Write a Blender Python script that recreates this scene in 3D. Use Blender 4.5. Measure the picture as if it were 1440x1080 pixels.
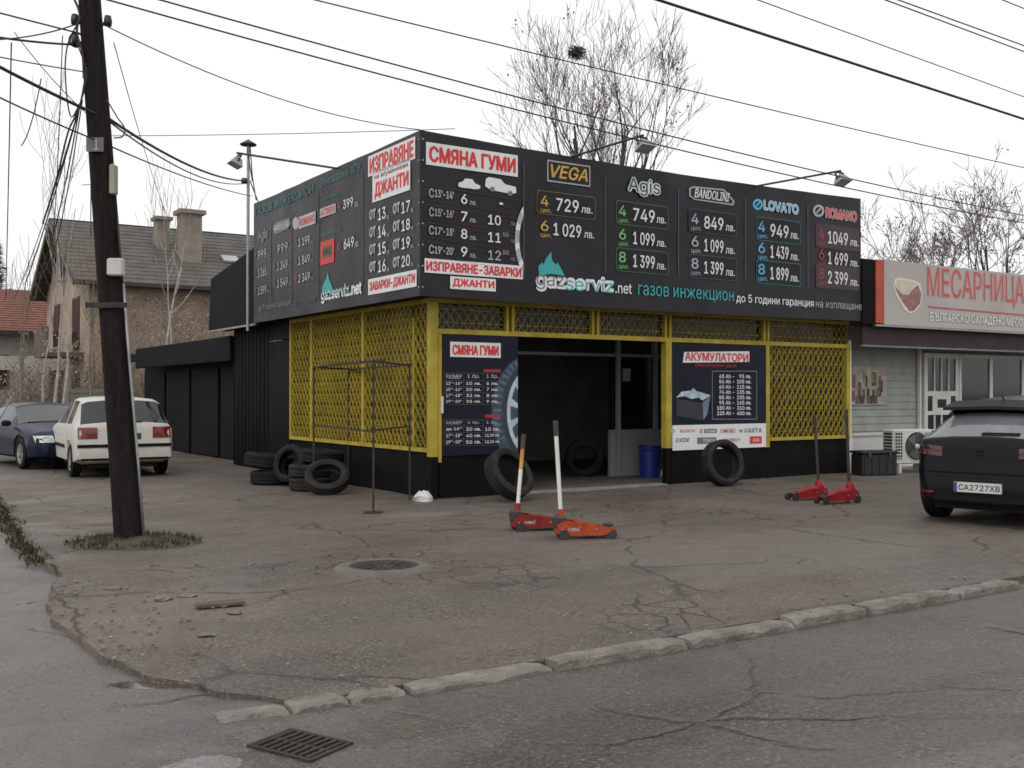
import bpy, math, random
from mathutils import Vector, Matrix, noise as mnoise
R = math.radians
sc = bpy.context.scene
for o in list(bpy.data.objects): bpy.data.objects.remove(o)

# ------------------------------------------------------------------ camera
H, F0, PT = 1.5, 1471.3, R(.5195)
cd = bpy.data.cameras.new('camera'); cam = bpy.data.objects.new('camera', cd)
sc.collection.objects.link(cam); sc.camera = cam
cd.sensor_width = 36; cd.lens = 36 * F0 / 1440; cd.clip_start = .1; cd.clip_end = 2000
cam.location = (0, 0, H); cam.rotation_euler = (R(90) + PT, 0, 0)
# ------------------------------------------------------------------ sky (overcast)
w = bpy.data.worlds.new('World'); sc.world = w; w.use_nodes = True
nt = w.node_tree; nt.nodes.clear()
sky = nt.nodes.new('ShaderNodeTexSky'); sky.sky_type = 'NISHITA'; sky.sun_disc = False
SUN_EL, SUN_AZ = R(48), R(205)
sky.sun_elevation = SUN_EL; sky.sun_rotation = SUN_AZ; sky.air_density = 1; sky.dust_density = 6; sky.ozone_density = 1
hs = nt.nodes.new('ShaderNodeHueSaturation'); hs.inputs['Saturation'].default_value = .10
mx = nt.nodes.new('ShaderNodeMix'); mx.data_type = 'RGBA'; mx.inputs[0].default_value = .72
mx.inputs['B'].default_value = (10.6, 10.65, 10.75, 1)          # the even cloud layer
bg = nt.nodes.new('ShaderNodeBackground'); bg.inputs['Strength'].default_value = .12
wo = nt.nodes.new('ShaderNodeOutputWorld')
nt.links.new(sky.outputs[0], hs.inputs['Color']); nt.links.new(hs.outputs[0], mx.inputs['A'])
nt.links.new(mx.outputs['Result'], bg.inputs['Color']); nt.links.new(bg.outputs[0], wo.inputs[0])
# ------------------------------------------------------------------ sun through cloud
sl = bpy.data.lights.new('sun', 'SUN'); sl.energy = .6; sl.angle = R(35); sl.color = (1, .97, .93)
so = bpy.data.objects.new('sun', sl); sc.collection.objects.link(so)
sd = Vector((math.sin(SUN_AZ) * math.cos(SUN_EL), math.cos(SUN_AZ) * math.cos(SUN_EL), math.sin(SUN_EL)))
so.rotation_euler = sd.to_track_quat('Z', 'Y').to_euler(); so.location = (0, -10, 30)
# ------------------------------------------------------------------ exposure
sc.render.engine = 'CYCLES'
vs = sc.view_settings; vs.view_transform = 'Standard'; vs.look = 'None'; vs.exposure = 0; vs.gamma = 1; vs.use_curve_mapping = False
sc.cycles.max_bounces = 6; sc.cycles.diffuse_bounces = 3; sc.cycles.glossy_bounces = 3
sc.cycles.transparent_max_bounces = 8
sc.cycles.filter_width = 1.6; sc.render.filter_size = 1.6

# ------------------------------------------------------------------ surveying helpers: the kiosk's corner and its axes
TH = R(33.283); CX, CY = -1.136, 14.861
ct, st = math.cos(TH), math.sin(TH)
def ray(px, py):
    a = (px - 720) / F0; b = -(py - 540) / F0
    return (a, math.cos(PT) - b * math.sin(PT), math.sin(PT) + b * math.cos(PT))
def loc(x, y):
    x -= CX; y -= CY
    return (x * ct + y * st, -x * st + y * ct)
def wor(x, y, z=0.): return Vector((CX + x * ct - y * st, CY + x * st + y * ct, z))
O_ = loc(0, 0)
def Fp(px, py, off=0.):                      # on a plane parallel to the front: (along, height)
    d = ray(px, py); dl = (d[0] * ct + d[1] * st, -d[0] * st + d[1] * ct)
    k = (-off - O_[1]) / dl[1]; return (O_[0] + k * dl[0], H + k * d[2])
def Lp(px, py, off=0.):                      # on a plane parallel to the left side: (along, height)
    d = ray(px, py); dl = (d[0] * ct + d[1] * st, -d[0] * st + d[1] * ct)
    k = (-off - O_[0]) / dl[0]; return (O_[1] + k * dl[1], H + k * d[2])
def Gp(px, py, z=0.):
    d = ray(px, py); k = (z - H) / d[2]; return Vector((k * d[0], k * d[1], z))
def Dp(px, py, Y):
    d = ray(px, py); k = Y / d[1]; return Vector((k * d[0], Y, H + k * d[2]))

# ------------------------------------------------------------------ object helpers
col = sc.collection
def tag(o, label=None, cat=None, group=None, kind=None):
    if label: o['label'] = label
    if cat: o['category'] = cat
    if group: o['group'] = group
    if kind: o['kind'] = kind
    return o
def empty(name, locn=(0, 0, 0), rz=0., label=None, cat=None, group=None):
    o = bpy.data.objects.new(name, None); col.objects.link(o)
    o.location = locn; o.rotation_euler = (0, 0, rz); o.empty_display_size = .2
    return tag(o, label, cat, group)
def kempty(name, label, cat, x=0., y=0., z=0., group=None):      # an empty in the kiosk's axes
    return empty(name, wor(x, y, z), TH, label, cat, group)
def copy_tree(o, parent=None):
    c = o.copy(); col.objects.link(c)
    if parent is not None: c.parent = parent
    for ch in list(o.children): copy_tree(ch, c)
    return c
class MB:
    def __init__(s): s.v = []; s.f = []; s.mi = []
    def add(s, vs, fs, mi=0):
        n = len(s.v); s.v += [tuple(p) for p in vs]
        for f in fs: s.f.append(tuple(n + i for i in f)); s.mi.append(mi)
        return s
    def box(s, x0, x1, y0, y1, z0, z1, M=None, mi=0):
        vs = [Vector((x, y, z)) for z in (z0, z1) for y in (y0, y1) for x in (x0, x1)]
        if M is not None: vs = [M @ p for p in vs]
        return s.add(vs, [(0, 2, 3, 1), (4, 5, 7, 6), (0, 1, 5, 4), (2, 6, 7, 3), (0, 4, 6, 2), (1, 3, 7, 5)], mi)
    def cbox(s, x0, x1, y0, y1, z0, z1, c=.01, M=None):          # chamfered box
        vs = []; 
        for z, k in ((z0, c), (z0 + c, 0), (z1 - c, 0), (z1, c)):
            for (x, y) in ((x0 + c + k, y0 + k), (x1 - c - k, y0 + k), (x1 - k, y0 + c + k), (x1 - k, y1 - c - k), (x1 - c - k, y1 - k), (x0 + c + k, y1 - k), (x0 + k, y1 - c - k), (x0 + k, y0 + c + k)):
                vs.append(Vector((x, y, z)))
        if M is not None: vs = [M @ p for p in vs]
        fs = [tuple(range(7, -1, -1)), tuple(range(24, 32))]
        for r in range(3):
            for i in range(8): fs.append((r * 8 + i, r * 8 + (i + 1) % 8, r * 8 + 8 + (i + 1) % 8, r * 8 + 8 + i))
        return s.add(vs, fs)
    def bar(s, a, b, wd, ht=None, up=(0, 0, 1)):
        a = Vector(a); b = Vector(b); d = (b - a)
        if d.length < 1e-6: return s
        ht = ht or wd; d.normalize(); up = Vector(up)
        if abs(d.dot(up)) > .98: up = Vector((1, 0, 0))
        x = d.cross(up).normalized(); u = x.cross(d)
        vs = [p + x * (sx * wd / 2) + u * (sz * ht / 2) for p in (a, b) for sz in (-1, 1) for sx in (-1, 1)]
        return s.add(vs, [(0, 1, 3, 2), (4, 6, 7, 5), (0, 4, 5, 1), (2, 3, 7, 6), (0, 2, 6, 4), (1, 5, 7, 3)])
    def tube(s, pts, rad, n=8, cap=True):
        pts = [Vector(p) for p in pts]; m = len(pts)
        if not hasattr(rad, '__len__'): rad = [rad] * m
        vs = []; ref = None
        for i, p in enumerate(pts):
            d = (pts[min(i + 1, m - 1)] - pts[max(i - 1, 0)]).normalized()
            if ref is None:
                ref = Vector((0, 0, 1)) if abs(d.z) < .9 else Vector((1, 0, 0))
            x = d.cross(ref).normalized(); y = x.cross(d); ref = y
            for k in range(n):
                a = 2 * math.pi * k / n; vs.append(p + (x * math.cos(a) + y * math.sin(a)) * rad[i])
        fs = [(i * n + k, i * n + (k + 1) % n, (i + 1) * n + (k + 1) % n, (i + 1) * n + k) for i in range(m - 1) for k in range(n)]
        if cap and n > 2: fs += [tuple(range(n - 1, -1, -1)), tuple((m - 1) * n + k for k in range(n))]
        return s.add(vs, fs)
    def lathe(s, prof, n=32, M=None, closed=False):               # profile of (r, z) about local z
        vs = []
        for (r, z) in prof:
            for k in range(n):
                a = 2 * math.pi * k / n; p = Vector((r * math.cos(a), r * math.sin(a), z)); vs.append(M @ p if M is not None else p)
        m = len(prof); fs = []
        for i in range(m if closed else m - 1):
            j = (i + 1) % m
            for k in range(n): fs.append((i * n + k, i * n + (k + 1) % n, j * n + (k + 1) % n, j * n + k))
        return s.add(vs, fs)
    def prism(s, pts, z0, z1, M=None):
        n = len(pts); vs = [Vector((x, y, z0)) for x, y in pts] + [Vector((x, y, z1)) for x, y in pts]
        if M is not None: vs = [M @ p for p in vs]
        return s.add(vs, [tuple(range(n - 1, -1, -1)), tuple(range(n, 2 * n))] + [(i, (i + 1) % n, n + (i + 1) % n, n + i) for i in range(n)])
    def build(s, name, mat, parent=None, smooth=False, angle=None):
        me = bpy.data.meshes.new(name); me.from_pydata(s.v, [], s.f)
        for m in (mat if isinstance(mat, (list, tuple)) else [mat]): me.materials.append(m)
        if any(s.mi): me.polygons.foreach_set('material_index', s.mi)
        if smooth: me.polygons.foreach_set('use_smooth', [True] * len(me.polygons))
        me.update()
        if angle is not None:
            try: me.set_sharp_from_angle(angle=R(angle))
            except Exception: pass
        o = bpy.data.objects.new(name, me); col.objects.link(o)
        if parent is not None: o.parent = parent
        return o
def part(name, mat, parent, *boxes, c=None):
    m = MB()
    for b in boxes: m.cbox(*b, c=c) if c else m.box(*b)
    return m.build(name, mat, parent)
FRONT = lambda off: Matrix(((1, 0, 0, 0), (0, 0, -1, -off), (0, 1, 0, 0), (0, 0, 0, 1)))        # (along, height, out) on the front
LEFT = lambda off: Matrix(((0, 0, -1, -off), (-1, 0, 0, 0), (0, 1, 0, 0), (0, 0, 0, 1)))         # the same on the left side: u = -y

# ------------------------------------------------------------------ materials
MATS = {}
def mat(name, c, rough=.6, var=.18, scale=3., bump=0., bscale=40., metal=0., spec=.5, c2=None, detail=6., streak=False, coat=0.):
    if name in MATS: return MATS[name]
    m = bpy.data.materials.new(name); m.use_nodes = True; n = m.node_tree; b = n.nodes['Principled BSDF']
    b.inputs['Roughness'].default_value = rough; b.inputs['Metallic'].default_value = metal
    b.inputs['Specular IOR Level'].default_value = spec
    if coat: b.inputs['Coat Weight'].default_value = coat; b.inputs['Coat Roughness'].default_value = .05
    tc = n.nodes.new('ShaderNodeTexCoord'); nz = n.nodes.new('ShaderNodeTexNoise')
    nz.inputs['Scale'].default_value = scale; nz.inputs['Detail'].default_value = detail; nz.inputs['Roughness'].default_value = .62
    if streak:
        mp = n.nodes.new('ShaderNodeMapping'); mp.inputs['Scale'].default_value = (6, 6, .5)
        n.links.new(tc.outputs['Object'], mp.inputs[0]); n.links.new(mp.outputs[0], nz.inputs['Vector'])
    else: n.links.new(tc.outputs['Object'], nz.inputs['Vector'])
    rp = n.nodes.new('ShaderNodeValToRGB'); n.links.new(nz.outputs['Fac'], rp.inputs[0])
    rp.color_ramp.elements[0].position = .3; rp.color_ramp.elements[1].position = .7
    lo = tuple(x * (1 - var) for x in c); hi = tuple(min(1, x * (1 + var)) for x in c)
    if c2: lo, hi = c, c2
    rp.color_ramp.elements[0].color = (*lo, 1); rp.color_ramp.elements[1].color = (*hi, 1)
    n.links.new(rp.outputs[0], b.inputs['Base Color'])
    if bump:
        n2 = n.nodes.new('ShaderNodeTexNoise'); n2.inputs['Scale'].default_value = bscale; n2.inputs['Detail'].default_value = 4
        n.links.new(tc.outputs['Object'], n2.inputs['Vector'])
        bp = n.nodes.new('ShaderNodeBump'); bp.inputs['Strength'].default_value = bump; bp.inputs['Distance'].default_value = .02
        n.links.new(n2.outputs['Fac'], bp.inputs['Height']); n.links.new(bp.outputs[0], b.inputs['Normal'])
    MATS[name] = m; return m
def glass(name, c=(.01, .012, .014), rough=.06, spec=.6, alpha=1.):
    m = mat(name, c, rough, var=.3, scale=1.5, spec=spec)
    if alpha < 1: m.node_tree.nodes['Principled BSDF'].inputs['Alpha'].default_value = alpha
    return m
def asphalt(name, c, cb, seed, rough=(.45, .85), dust=None, crack=.5, spots=(), fine=1.):
    m = bpy.data.materials.new(name); m.use_nodes = True; n = m.node_tree; N = n.nodes.new; b = n.nodes['Principled BSDF']; lk = n.links.new
    tc = N('ShaderNodeTexCoord'); mp = N('ShaderNodeMapping'); mp.inputs['Location'].default_value = (seed * 3.1, seed * 1.7, 0)
    mp.inputs['Rotation'].default_value = (0, 0, -TH)
    lk(tc.outputs['Object'], mp.inputs[0]); P = mp.outputs[0]
    def nz(scale, det=6, rgh=.6, dist=0, vec=None):
        t = N('ShaderNodeTexNoise'); t.inputs['Scale'].default_value = scale; t.inputs['Detail'].default_value = det
        t.inputs['Roughness'].default_value = rgh; t.inputs['Distortion'].default_value = dist; lk(vec or P, t.inputs['Vector']); return t.outputs['Fac']
    def rng(f, a, bb, lo=0., hi=1.):
        t = N('ShaderNodeMapRange'); t.inputs[1].default_value = a; t.inputs[2].default_value = bb; t.inputs[3].default_value = lo; t.inputs[4].default_value = hi
        lk(f, t.inputs[0]); return t.outputs[0]
    def mul(a, bb):
        t = N('ShaderNodeMath'); t.operation = 'MULTIPLY'; lk(a, t.inputs[0]); lk(bb, t.inputs[1]); return t.outputs[0]
    def mixc(f, A, B):
        t = N('ShaderNodeMix'); t.data_type = 'RGBA'; lk(f, t.inputs[0])
        for k, v in (('A', A), ('B', B)):
            if isinstance(v, tuple): t.inputs[k].default_value = (*v, 1)
            else: lk(v, t.inputs[k])
        return t.outputs['Result']
    big = nz(.35, 5, .55); mid = nz(2.2, 7, .65, .4); fin = nz(38, 5, .7); grit = nz(150, 3, .6)
    base = mixc(rng(big, .35, .65), c, cb)
    base = mixc(rng(mid, .42, .68, 0, .55), base, tuple(x * .62 for x in c))
    st2 = N('ShaderNodeMapping'); st2.inputs['Scale'].default_value = (.5, 3.2, 1); lk(P, st2.inputs[0])
    base = mixc(rng(nz(.9, 6, .65, .2, st2.outputs[0]), .5, .7, 0, .45), base, tuple(x * 1.35 for x in cb))
    if dust: base = mixc(rng(nz(.55, 6, .6, .6), .48, .66, 0, .75), base, dust)
    wets = None
    for (sx, sy, rx, ry, ro, sc_, amt, wet) in [tuple(q) + (0,) * (8 - len(q)) for q in spots]:                       # worn, stained or patched places, and painted sky sheen, each with its outline
        t = N('ShaderNodeMapping'); t.vector_type = 'TEXTURE'; t.inputs['Location'].default_value = (sx, sy, 0); t.inputs['Rotation'].default_value = (0, 0, ro); t.inputs['Scale'].default_value = (rx, ry, 5)
        lk(tc.outputs['Object'], t.inputs[0]); ln = N('ShaderNodeVectorMath'); ln.operation = 'LENGTH'; lk(t.outputs[0], ln.inputs[0])
        e = N('ShaderNodeMath'); e.operation = 'MULTIPLY_ADD'; e.inputs[1].default_value = 1.5; lk(mid, e.inputs[0]); lk(ln.outputs['Value'], e.inputs[2])
        f_ = rng(e.outputs[0], 1.5, 1.85, amt, 0); base = mixc(f_, base, sc_)
        if wet:
            f2 = rng(e.outputs[0], 1.55, 1.7, 1, 0)
            if wets is None: wets = f2
            else:
                t = N('ShaderNodeMath'); t.operation = 'MAXIMUM'; lk(wets, t.inputs[0]); lk(f2, t.inputs[1]); wets = t.outputs[0]
    base = mixc(rng(fin, .42, .7, 0, .6), base, tuple(min(1, x * 1.9) for x in cb))
    base = mixc(rng(grit, .5, .7, 0, .75), base, tuple(x * .38 for x in c))
    def peb(scale, thr, wd, amt, k):
        v = N('ShaderNodeTexVoronoi'); v.inputs['Scale'].default_value = scale; lk(P, v.inputs['Vector']); sp_ = N('ShaderNodeSeparateColor'); lk(v.outputs['Color'], sp_.inputs[0])
        return mul(mul(rng(sp_.outputs[0], thr, thr + .05), rng(v.outputs['Distance'], wd, wd * .7)), rng(nz(1.7, 4, .6), .4, .6, amt * .3, amt))
    base = mixc(peb(48, .62, .42, .75, 0), base, tuple(min(1, x * 2.3) for x in cb)); base = mixc(peb(23, .80, .36, .7, 1), base, tuple(min(1, x * 2.0) for x in cb)); base = mixc(peb(31, .78, .4, .7, 2), base, tuple(x * .3 for x in c))
    # cracks
    w1 = N('ShaderNodeTexNoise'); w1.inputs['Scale'].default_value = 1.6; w1.inputs['Detail'].default_value = 5; lk(P, w1.inputs['Vector'])
    ad = N('ShaderNodeVectorMath'); ad.operation = 'MULTIPLY_ADD'; ad.inputs[1].default_value = (.55, .55, 0); lk(w1.outputs['Color'], ad.inputs[0]); lk(P, ad.inputs[2])
    def crk(scale, wd, mask):
        v = N('ShaderNodeTexVoronoi'); v.feature = 'DISTANCE_TO_EDGE'; v.inputs['Scale'].default_value = scale; lk(ad.outputs[0], v.inputs['Vector'])
        return mul(rng(v.outputs['Distance'], 0, wd, 1, 0), mask)
    c1 = crk(.42, .012, rng(nz(.8, 3), .44, .52)); c3 = crk(3.6, .055, rng(nz(.45, 4), .56, .62, 0, fine))
    mxx = N('ShaderNodeMath'); mxx.operation = 'MAXIMUM'; lk(c1, mxx.inputs[0]); lk(c3, mxx.inputs[1]); C = mxx.outputs[0]
    base = mixc(mul(C, rng(fin, 0, .5, crack * .6, crack)), base, (.012, .011, .01))
    lk(base, b.inputs['Base Color'])
    t = N('ShaderNodeMath'); t.operation = 'MULTIPLY_ADD'; t.inputs[1].default_value = .5; lk(nz(1.1, 6, .6, .5), t.inputs[0])
    t2 = N('ShaderNodeMath'); t2.operation = 'MULTIPLY'; t2.inputs[1].default_value = .5; lk(big, t2.inputs[0]); lk(t2.outputs[0], t.inputs[2])
    rr = rng(t.outputs[0], .42, .58, rough[0], rough[1])
    if wets is not None:
        t = N('ShaderNodeMix'); t.inputs['B'].default_value = .07; lk(wets, t.inputs[0]); lk(rr, t.inputs['A']); rr = t.outputs[0]
    lk(rr, b.inputs['Roughness'])
    b.inputs['Specular IOR Level'].default_value = .4
    h = N('ShaderNodeMath'); h.operation = 'MULTIPLY_ADD'; h.inputs[1].default_value = -1.6; lk(C, h.inputs[0])
    hh = N('ShaderNodeMath'); hh.operation = 'MULTIPLY_ADD'; hh.inputs[1].default_value = .6; lk(fin, hh.inputs[0]); lk(mid, hh.inputs[2]); lk(hh.outputs[0], h.inputs[2])
    bp = N('ShaderNodeBump'); bp.inputs['Strength'].default_value = .8; bp.inputs['Distance'].default_value = .015
    if wets is not None: lk(rng(wets, 0, 1, .8, .06), bp.inputs['Strength'])
    lk(h.outputs[0], bp.inputs['Height']); lk(bp.outputs[0], b.inputs['Normal'])
    return m
BLACK = mat('black_paint', (.005, .005, .0055), .65, .5, 2.2, .15, 12, spec=.12)
BLACKM = mat('black_sheet_metal', (.005, .0052, .0055), .6, .6, 1.3, .1, 6, streak=True, spec=.12)
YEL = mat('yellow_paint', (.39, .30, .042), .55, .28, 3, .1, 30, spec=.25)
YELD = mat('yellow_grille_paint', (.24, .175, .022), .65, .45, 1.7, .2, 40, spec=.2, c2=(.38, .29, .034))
VINYL = mat('black_vinyl', (.014, .013, .0165), .38, .35, 1.1, 1., 1.6, spec=.28)
WHITE = mat('white_print', (.72, .72, .72), .5, .06)
PALE = mat('pale_grey_print', (.38, .38, .40), .5, .15)
GREYP = mat('grey_print', (.16, .16, .18), .5, .2)
REDP = mat('red_print', (.62, .03, .035), .5, .1)
REDD = mat('dull_red_print', (.34, .02, .035), .5, .15)
TEAL = mat('teal_print', (.03, .36, .36), .5, .1)
TEALD = mat('dull_teal_print', (.02, .15, .16), .5, .2)
GREEN = mat('green_print', (.16, .45, .14), .5, .1)
GREEND = mat('dark_green_print', (.045, .12, .06), .5, .2)
GOLD = mat('gold_print', (.55, .33, .05), .5, .15)
GOLDD = mat('dark_gold_print', (.12, .085, .02), .5, .15)
BLUEP = mat('blue_print', (.10, .42, .68), .5, .1)
LINE = mat('line_print', (.06, .06, .075), .5, .1)
PLUM = mat('plum_print', (.09, .015, .025), .5, .2)
NAVY = mat('navy_vinyl', (.012, .012, .024), .5, .3, 1.1, .3, 2.5, spec=.16)
NAVYT = mat('tyre_print', (.035, .06, .085), .5, .5, 9)
DCON = mat('dirty_concrete', (.085, .078, .068), .9, .35, 6, .8, 30, c2=(.15, .138, .12))
CONC = mat('concrete', (.22, .21, .19), .85, .3, 5, .5, 40)
STONE = mat('kerb_concrete', (.10, .089, .076), .9, .35, 6, .9, 30, c2=(.235, .213, .182))
RUB = mat('tyre_rubber', (.009, .009, .009), .7, .4, 7, .25, 60, spec=.2)
RUBW = mat('worn_rubber', (.021, .020, .019), .75, .4, 6, .25, 60, spec=.2)
STEEL = mat('galvanised_steel', (.30, .31, .32), .45, .2, 6, metal=.6)
DSTEEL = mat('dark_steel', (.03, .028, .027), .5, .4, 8, .2, 40)
RUST = mat('rusty_iron', (.028, .021, .017), .75, .5, 9, .5, 50)
WPAINT = mat('white_paint', (.62, .61, .57), .5, .1, 3)
CREAM = mat('grey_white_casing', (.50, .50, .47), .5, .12, 3)
WIRE = mat('cable_rubber', (.02, .02, .022), .6, .2)

# ------------------------------------------------------------------ ground, roads, pavement
def spot(px, py, rx, ry, c, amt=.7, ro=TH, wet=0): g = Gp(px, py); return (g.x, g.y, rx, ry, ro, c, amt, wet)
TAN = (.145, .117, .088); GRIT = (.128, .113, .098); DKA = (.045, .039, .034)
ASF = asphalt('forecourt_asphalt', (.081, .067, .057), (.109, .091, .076), 1, (.42, .9), dust=(.125, .103, .078), crack=.62, spots=(
    spot(205, 850, .95, .75, TAN, .8), spot(150, 880, .5, .5, (.17, .148, .118), .6), spot(1080, 775, 2.6, 1.1, GRIT, .75), spot(590, 724, .5, .28, (.175, .155, .135), .7), spot(60, 690, 2.2, 1.6, TAN, .6, 0),
    spot(300, 700, 2.6, 1.3, (.13, .108, .083), .7, 0), spot(420, 935, .8, .4, DKA, .6), spot(820, 812, 1.2, .3, DKA, .5), spot(560, 855, 1.2, .45, (.066, .058, .053), .6), spot(760, 690, 2.2, .5, DKA, .5), spot(330, 860, .5, .2, TAN, .7), spot(640, 745, .5, .08, DKA, .8), spot(450, 775, .6, .07, DKA, .8), spot(900, 738, .5, .05, DKA, .9), spot(1150, 850, .7, .08, DKA, .7)))
RDK = (.048, .041, .034)
ROAD = asphalt('road_asphalt', (.066, .056, .048), (.090, .077, .066), 5, (.17, .55), crack=.12, fine=.12, spots=(
    spot(60, 900, 2.2, 3.2, (.138, .124, .120), .8, 0), spot(-150, 760, 3, 5, (.138, .124, .120), .8, 0), spot(255, 1003, .40, .15, (.085, .081, .079), .85), spot(880, 1000, 1.0, .34, RDK, .85), spot(1330, 960, .8, .3, RDK, .7), spot(1330, 1070, .7, .22, (.12, .112, .105), .8), spot(560, 1040, .5, .2, (.10, .092, .084), .7), spot(700, 1065, .9, .25, RDK, .6),  # leading pale spots paint the sky's reflection off damp asphalt at left
    spot(265, 1058, .26, .17, (.07, .066, .062), .8, TH, 1), spot(210, 944, .26, .10, (.055, .045, .033), .9, 0, 1), spot(335, 1040, .12, .06, (.055, .045, .033), .9, TH, 0), spot(1380, 935, .5, .08, (.035, .031, .027), .7, TH, 0)))
EARTH = mat('bare_earth', (.10, .085, .062), .9, .35, .25, .6, 8)
ZR = -.075
def flat(name, pts, z, m, kind='structure', label=None):
    mb = MB(); mb.add([(p[0], p[1], z) for p in pts], [tuple(range(len(pts)))])
    o = mb.build(name, m); o['kind'] = kind
    if label: o['label'] = label
    return o
gm = MB(); gm.add([(-700, -300, ZR - .012), (700, -300, ZR - .012), (700, 900, ZR - .012), (-700, 900, ZR - .012)], [(0, 1, 2, 3)])
tag(gm.build('ground', EARTH), 'bare brown ground spreading out beyond the buildings', kind='structure')
def fbm(x, y, s, a): return a * mnoise.noise(Vector((x * s, y * s, 3.3)))
def wavy_sheet(name, x0, x1, y0, y1, nx, ny, z, m, label, left=None, amp=.012):
    vs = []; fs = []
    for j in range(ny + 1):
        y = y0 + (y1 - y0) * j / ny; xl = left(y) if left else x0
        for i in range(nx + 1):
            t = i / nx; x = xl + (x1 - xl) * (t ** 1.35 if left else t)
            p = wor(x, y, 0)
            if left: z_in = -.026 * max(0, min(1, (-2.6 - x) / 2.2)) * max(0, min(1, (-3.2 - y) / 2.5)) - .008 * max(0, 1 - (x - xl) / .4) - .022 * max(0, min(1, (-6.6 - y) / 1.4))
            else: z_in = 0
            p.z = z + z_in + fbm(p.x, p.y, .55, amp) + fbm(p.x, p.y, 2.3, amp * .5)
            vs.append(p)
    for j in range(ny):
        for i in range(nx): a = j * (nx + 1) + i; fs.append((a, a + 1, a + nx + 2, a + nx + 1))
    mb = MB(); mb.add(vs, fs)
    if left or True:                                              # skirt round the edge, a real step
        n = len(mb.v); ring = [i for i in range(nx + 1)] + [j * (nx + 1) + nx for j in range(1, ny + 1)] + [ny * (nx + 1) + i for i in range(nx - 1, -1, -1)] + [j * (nx + 1) for j in range(ny - 1, 0, -1)]
        vv = [(mb.v[i][0], mb.v[i][1], mb.v[i][2] - .14) for i in ring]
        mb.v += vv
        for k in range(len(ring)):
            k2 = (k + 1) % len(ring); mb.f.append((ring[k], n + k, n + k2, ring[k2])); mb.mi.append(0)
    o = mb.build(name, m, smooth=True, angle=45); tag(o, label, kind='structure'); return o
wavy_sheet('road', -14, 34, -19, -8.0, 150, 60, ZR, ROAD, 'worn grey asphalt road running past the kiosk', amp=.006)
wavy_sheet('side_street', -14, -4.6, -8.0, 62, 40, 140, ZR, ROAD, 'damp pale asphalt side street at the left', amp=.006)
LB = [(-8.12, -5.15), (-7.7, -5.45), (-7.2, -5.68), (-6.7, -5.84), (-6.0, -5.9), (-5., -5.88), (-4.2, -5.72), (-3.4, -5.5), (-2.7, -5.54), (-1., -5.45), (3.6, -5.1), (12, -5.0), (70, -5.0)]
def lbound(y):
    for (a, xa), (b, xb) in zip(LB, LB[1:]):
        if y <= b: 
            t = max(0, (y - a) / (b - a)); r = xa + (xb - xa) * t; break
    else: r = LB[-1][1]
    return r + .07 * mnoise.noise(Vector((y * 3.1, .3, 0))) + .03 * mnoise.noise(Vector((y * 9, .7, 0)))
wavy_sheet('forecourt', -6, 34, -8.07, 2.2, 190, 120, 0, ASF, 'cracked patched asphalt forecourt in front of the kiosk', left=lbound, amp=.013)
wavy_sheet('yard', -6, 34, 2.2, 60, 60, 120, -.002, ASF, 'dusty asphalt strip beside the black garages', left=lbound, amp=.012)

# kerb stones, each its own piece
kerb = empty('kerb', wor(-5.2, -8.1, 0), TH); tag(kerb, 'broken line of worn concrete kerb stones along the road', kind='structure')
rnd = random.Random(4)
x = -.42; i = 0
while x < 32:
    ln = rnd.uniform(.74, 1.04) if x > .5 else rnd.uniform(.30, .5)
    if i not in (9,):
        wd = .15; lo_ = max(0, min(1, (1.4 - x) / 1.6)); dz = -.020 + rnd.uniform(-.012, .008) - .03 * lo_; dy = rnd.uniform(-.015, .015) + .10 * lo_ * lo_; n = 9
        M = Matrix.Translation((x + ln / 2, dy - .05, dz)) @ Matrix.Rotation(R(rnd.uniform(-1.4, 1.4) + (rnd.uniform(-9, 9) if x < .3 else 0)), 4, 'Z') @ Matrix.Rotation(R(rnd.uniform(-3, 2)), 4, 'X') @ Matrix.Rotation(R(rnd.uniform(-.7, .7)), 4, 'Y')
        mb = MB(); vs = []
        for k in range(n + 1):
            a = -ln / 2 + (ln - .012) * k / n; ch = rnd.random() < .22
            j1, j2, j3 = rnd.uniform(-.005, .005), rnd.uniform(-.006, .004), rnd.uniform(-.004, .004)
            e = .012 if k in (0, n) else 0; c_ = .03 if ch else .010
            for (yy, zz) in ((-wd / 2 + j1, -.2), (-wd / 2 + j1 - .004, -c_ + j2 - e), (-wd / 2 + c_ + j1, .008 + j3 - e), (wd / 2 - .012, .007 + j3 - e), (wd / 2, -.2)):
                vs.append(M @ Vector((a, yy, zz)))
        fs = [(k * 5 + q, k * 5 + q + 1, k * 5 + 6 + q, k * 5 + 5 + q) for k in range(n) for q in range(4)] + [(4, 3, 2, 1, 0), tuple(n * 5 + q for q in range(5))]
        mb.add(vs, fs); mb.build('kerb_stone', STONE, kerb)
    x += ln + rnd.uniform(.0, .03); i += 1

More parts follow.
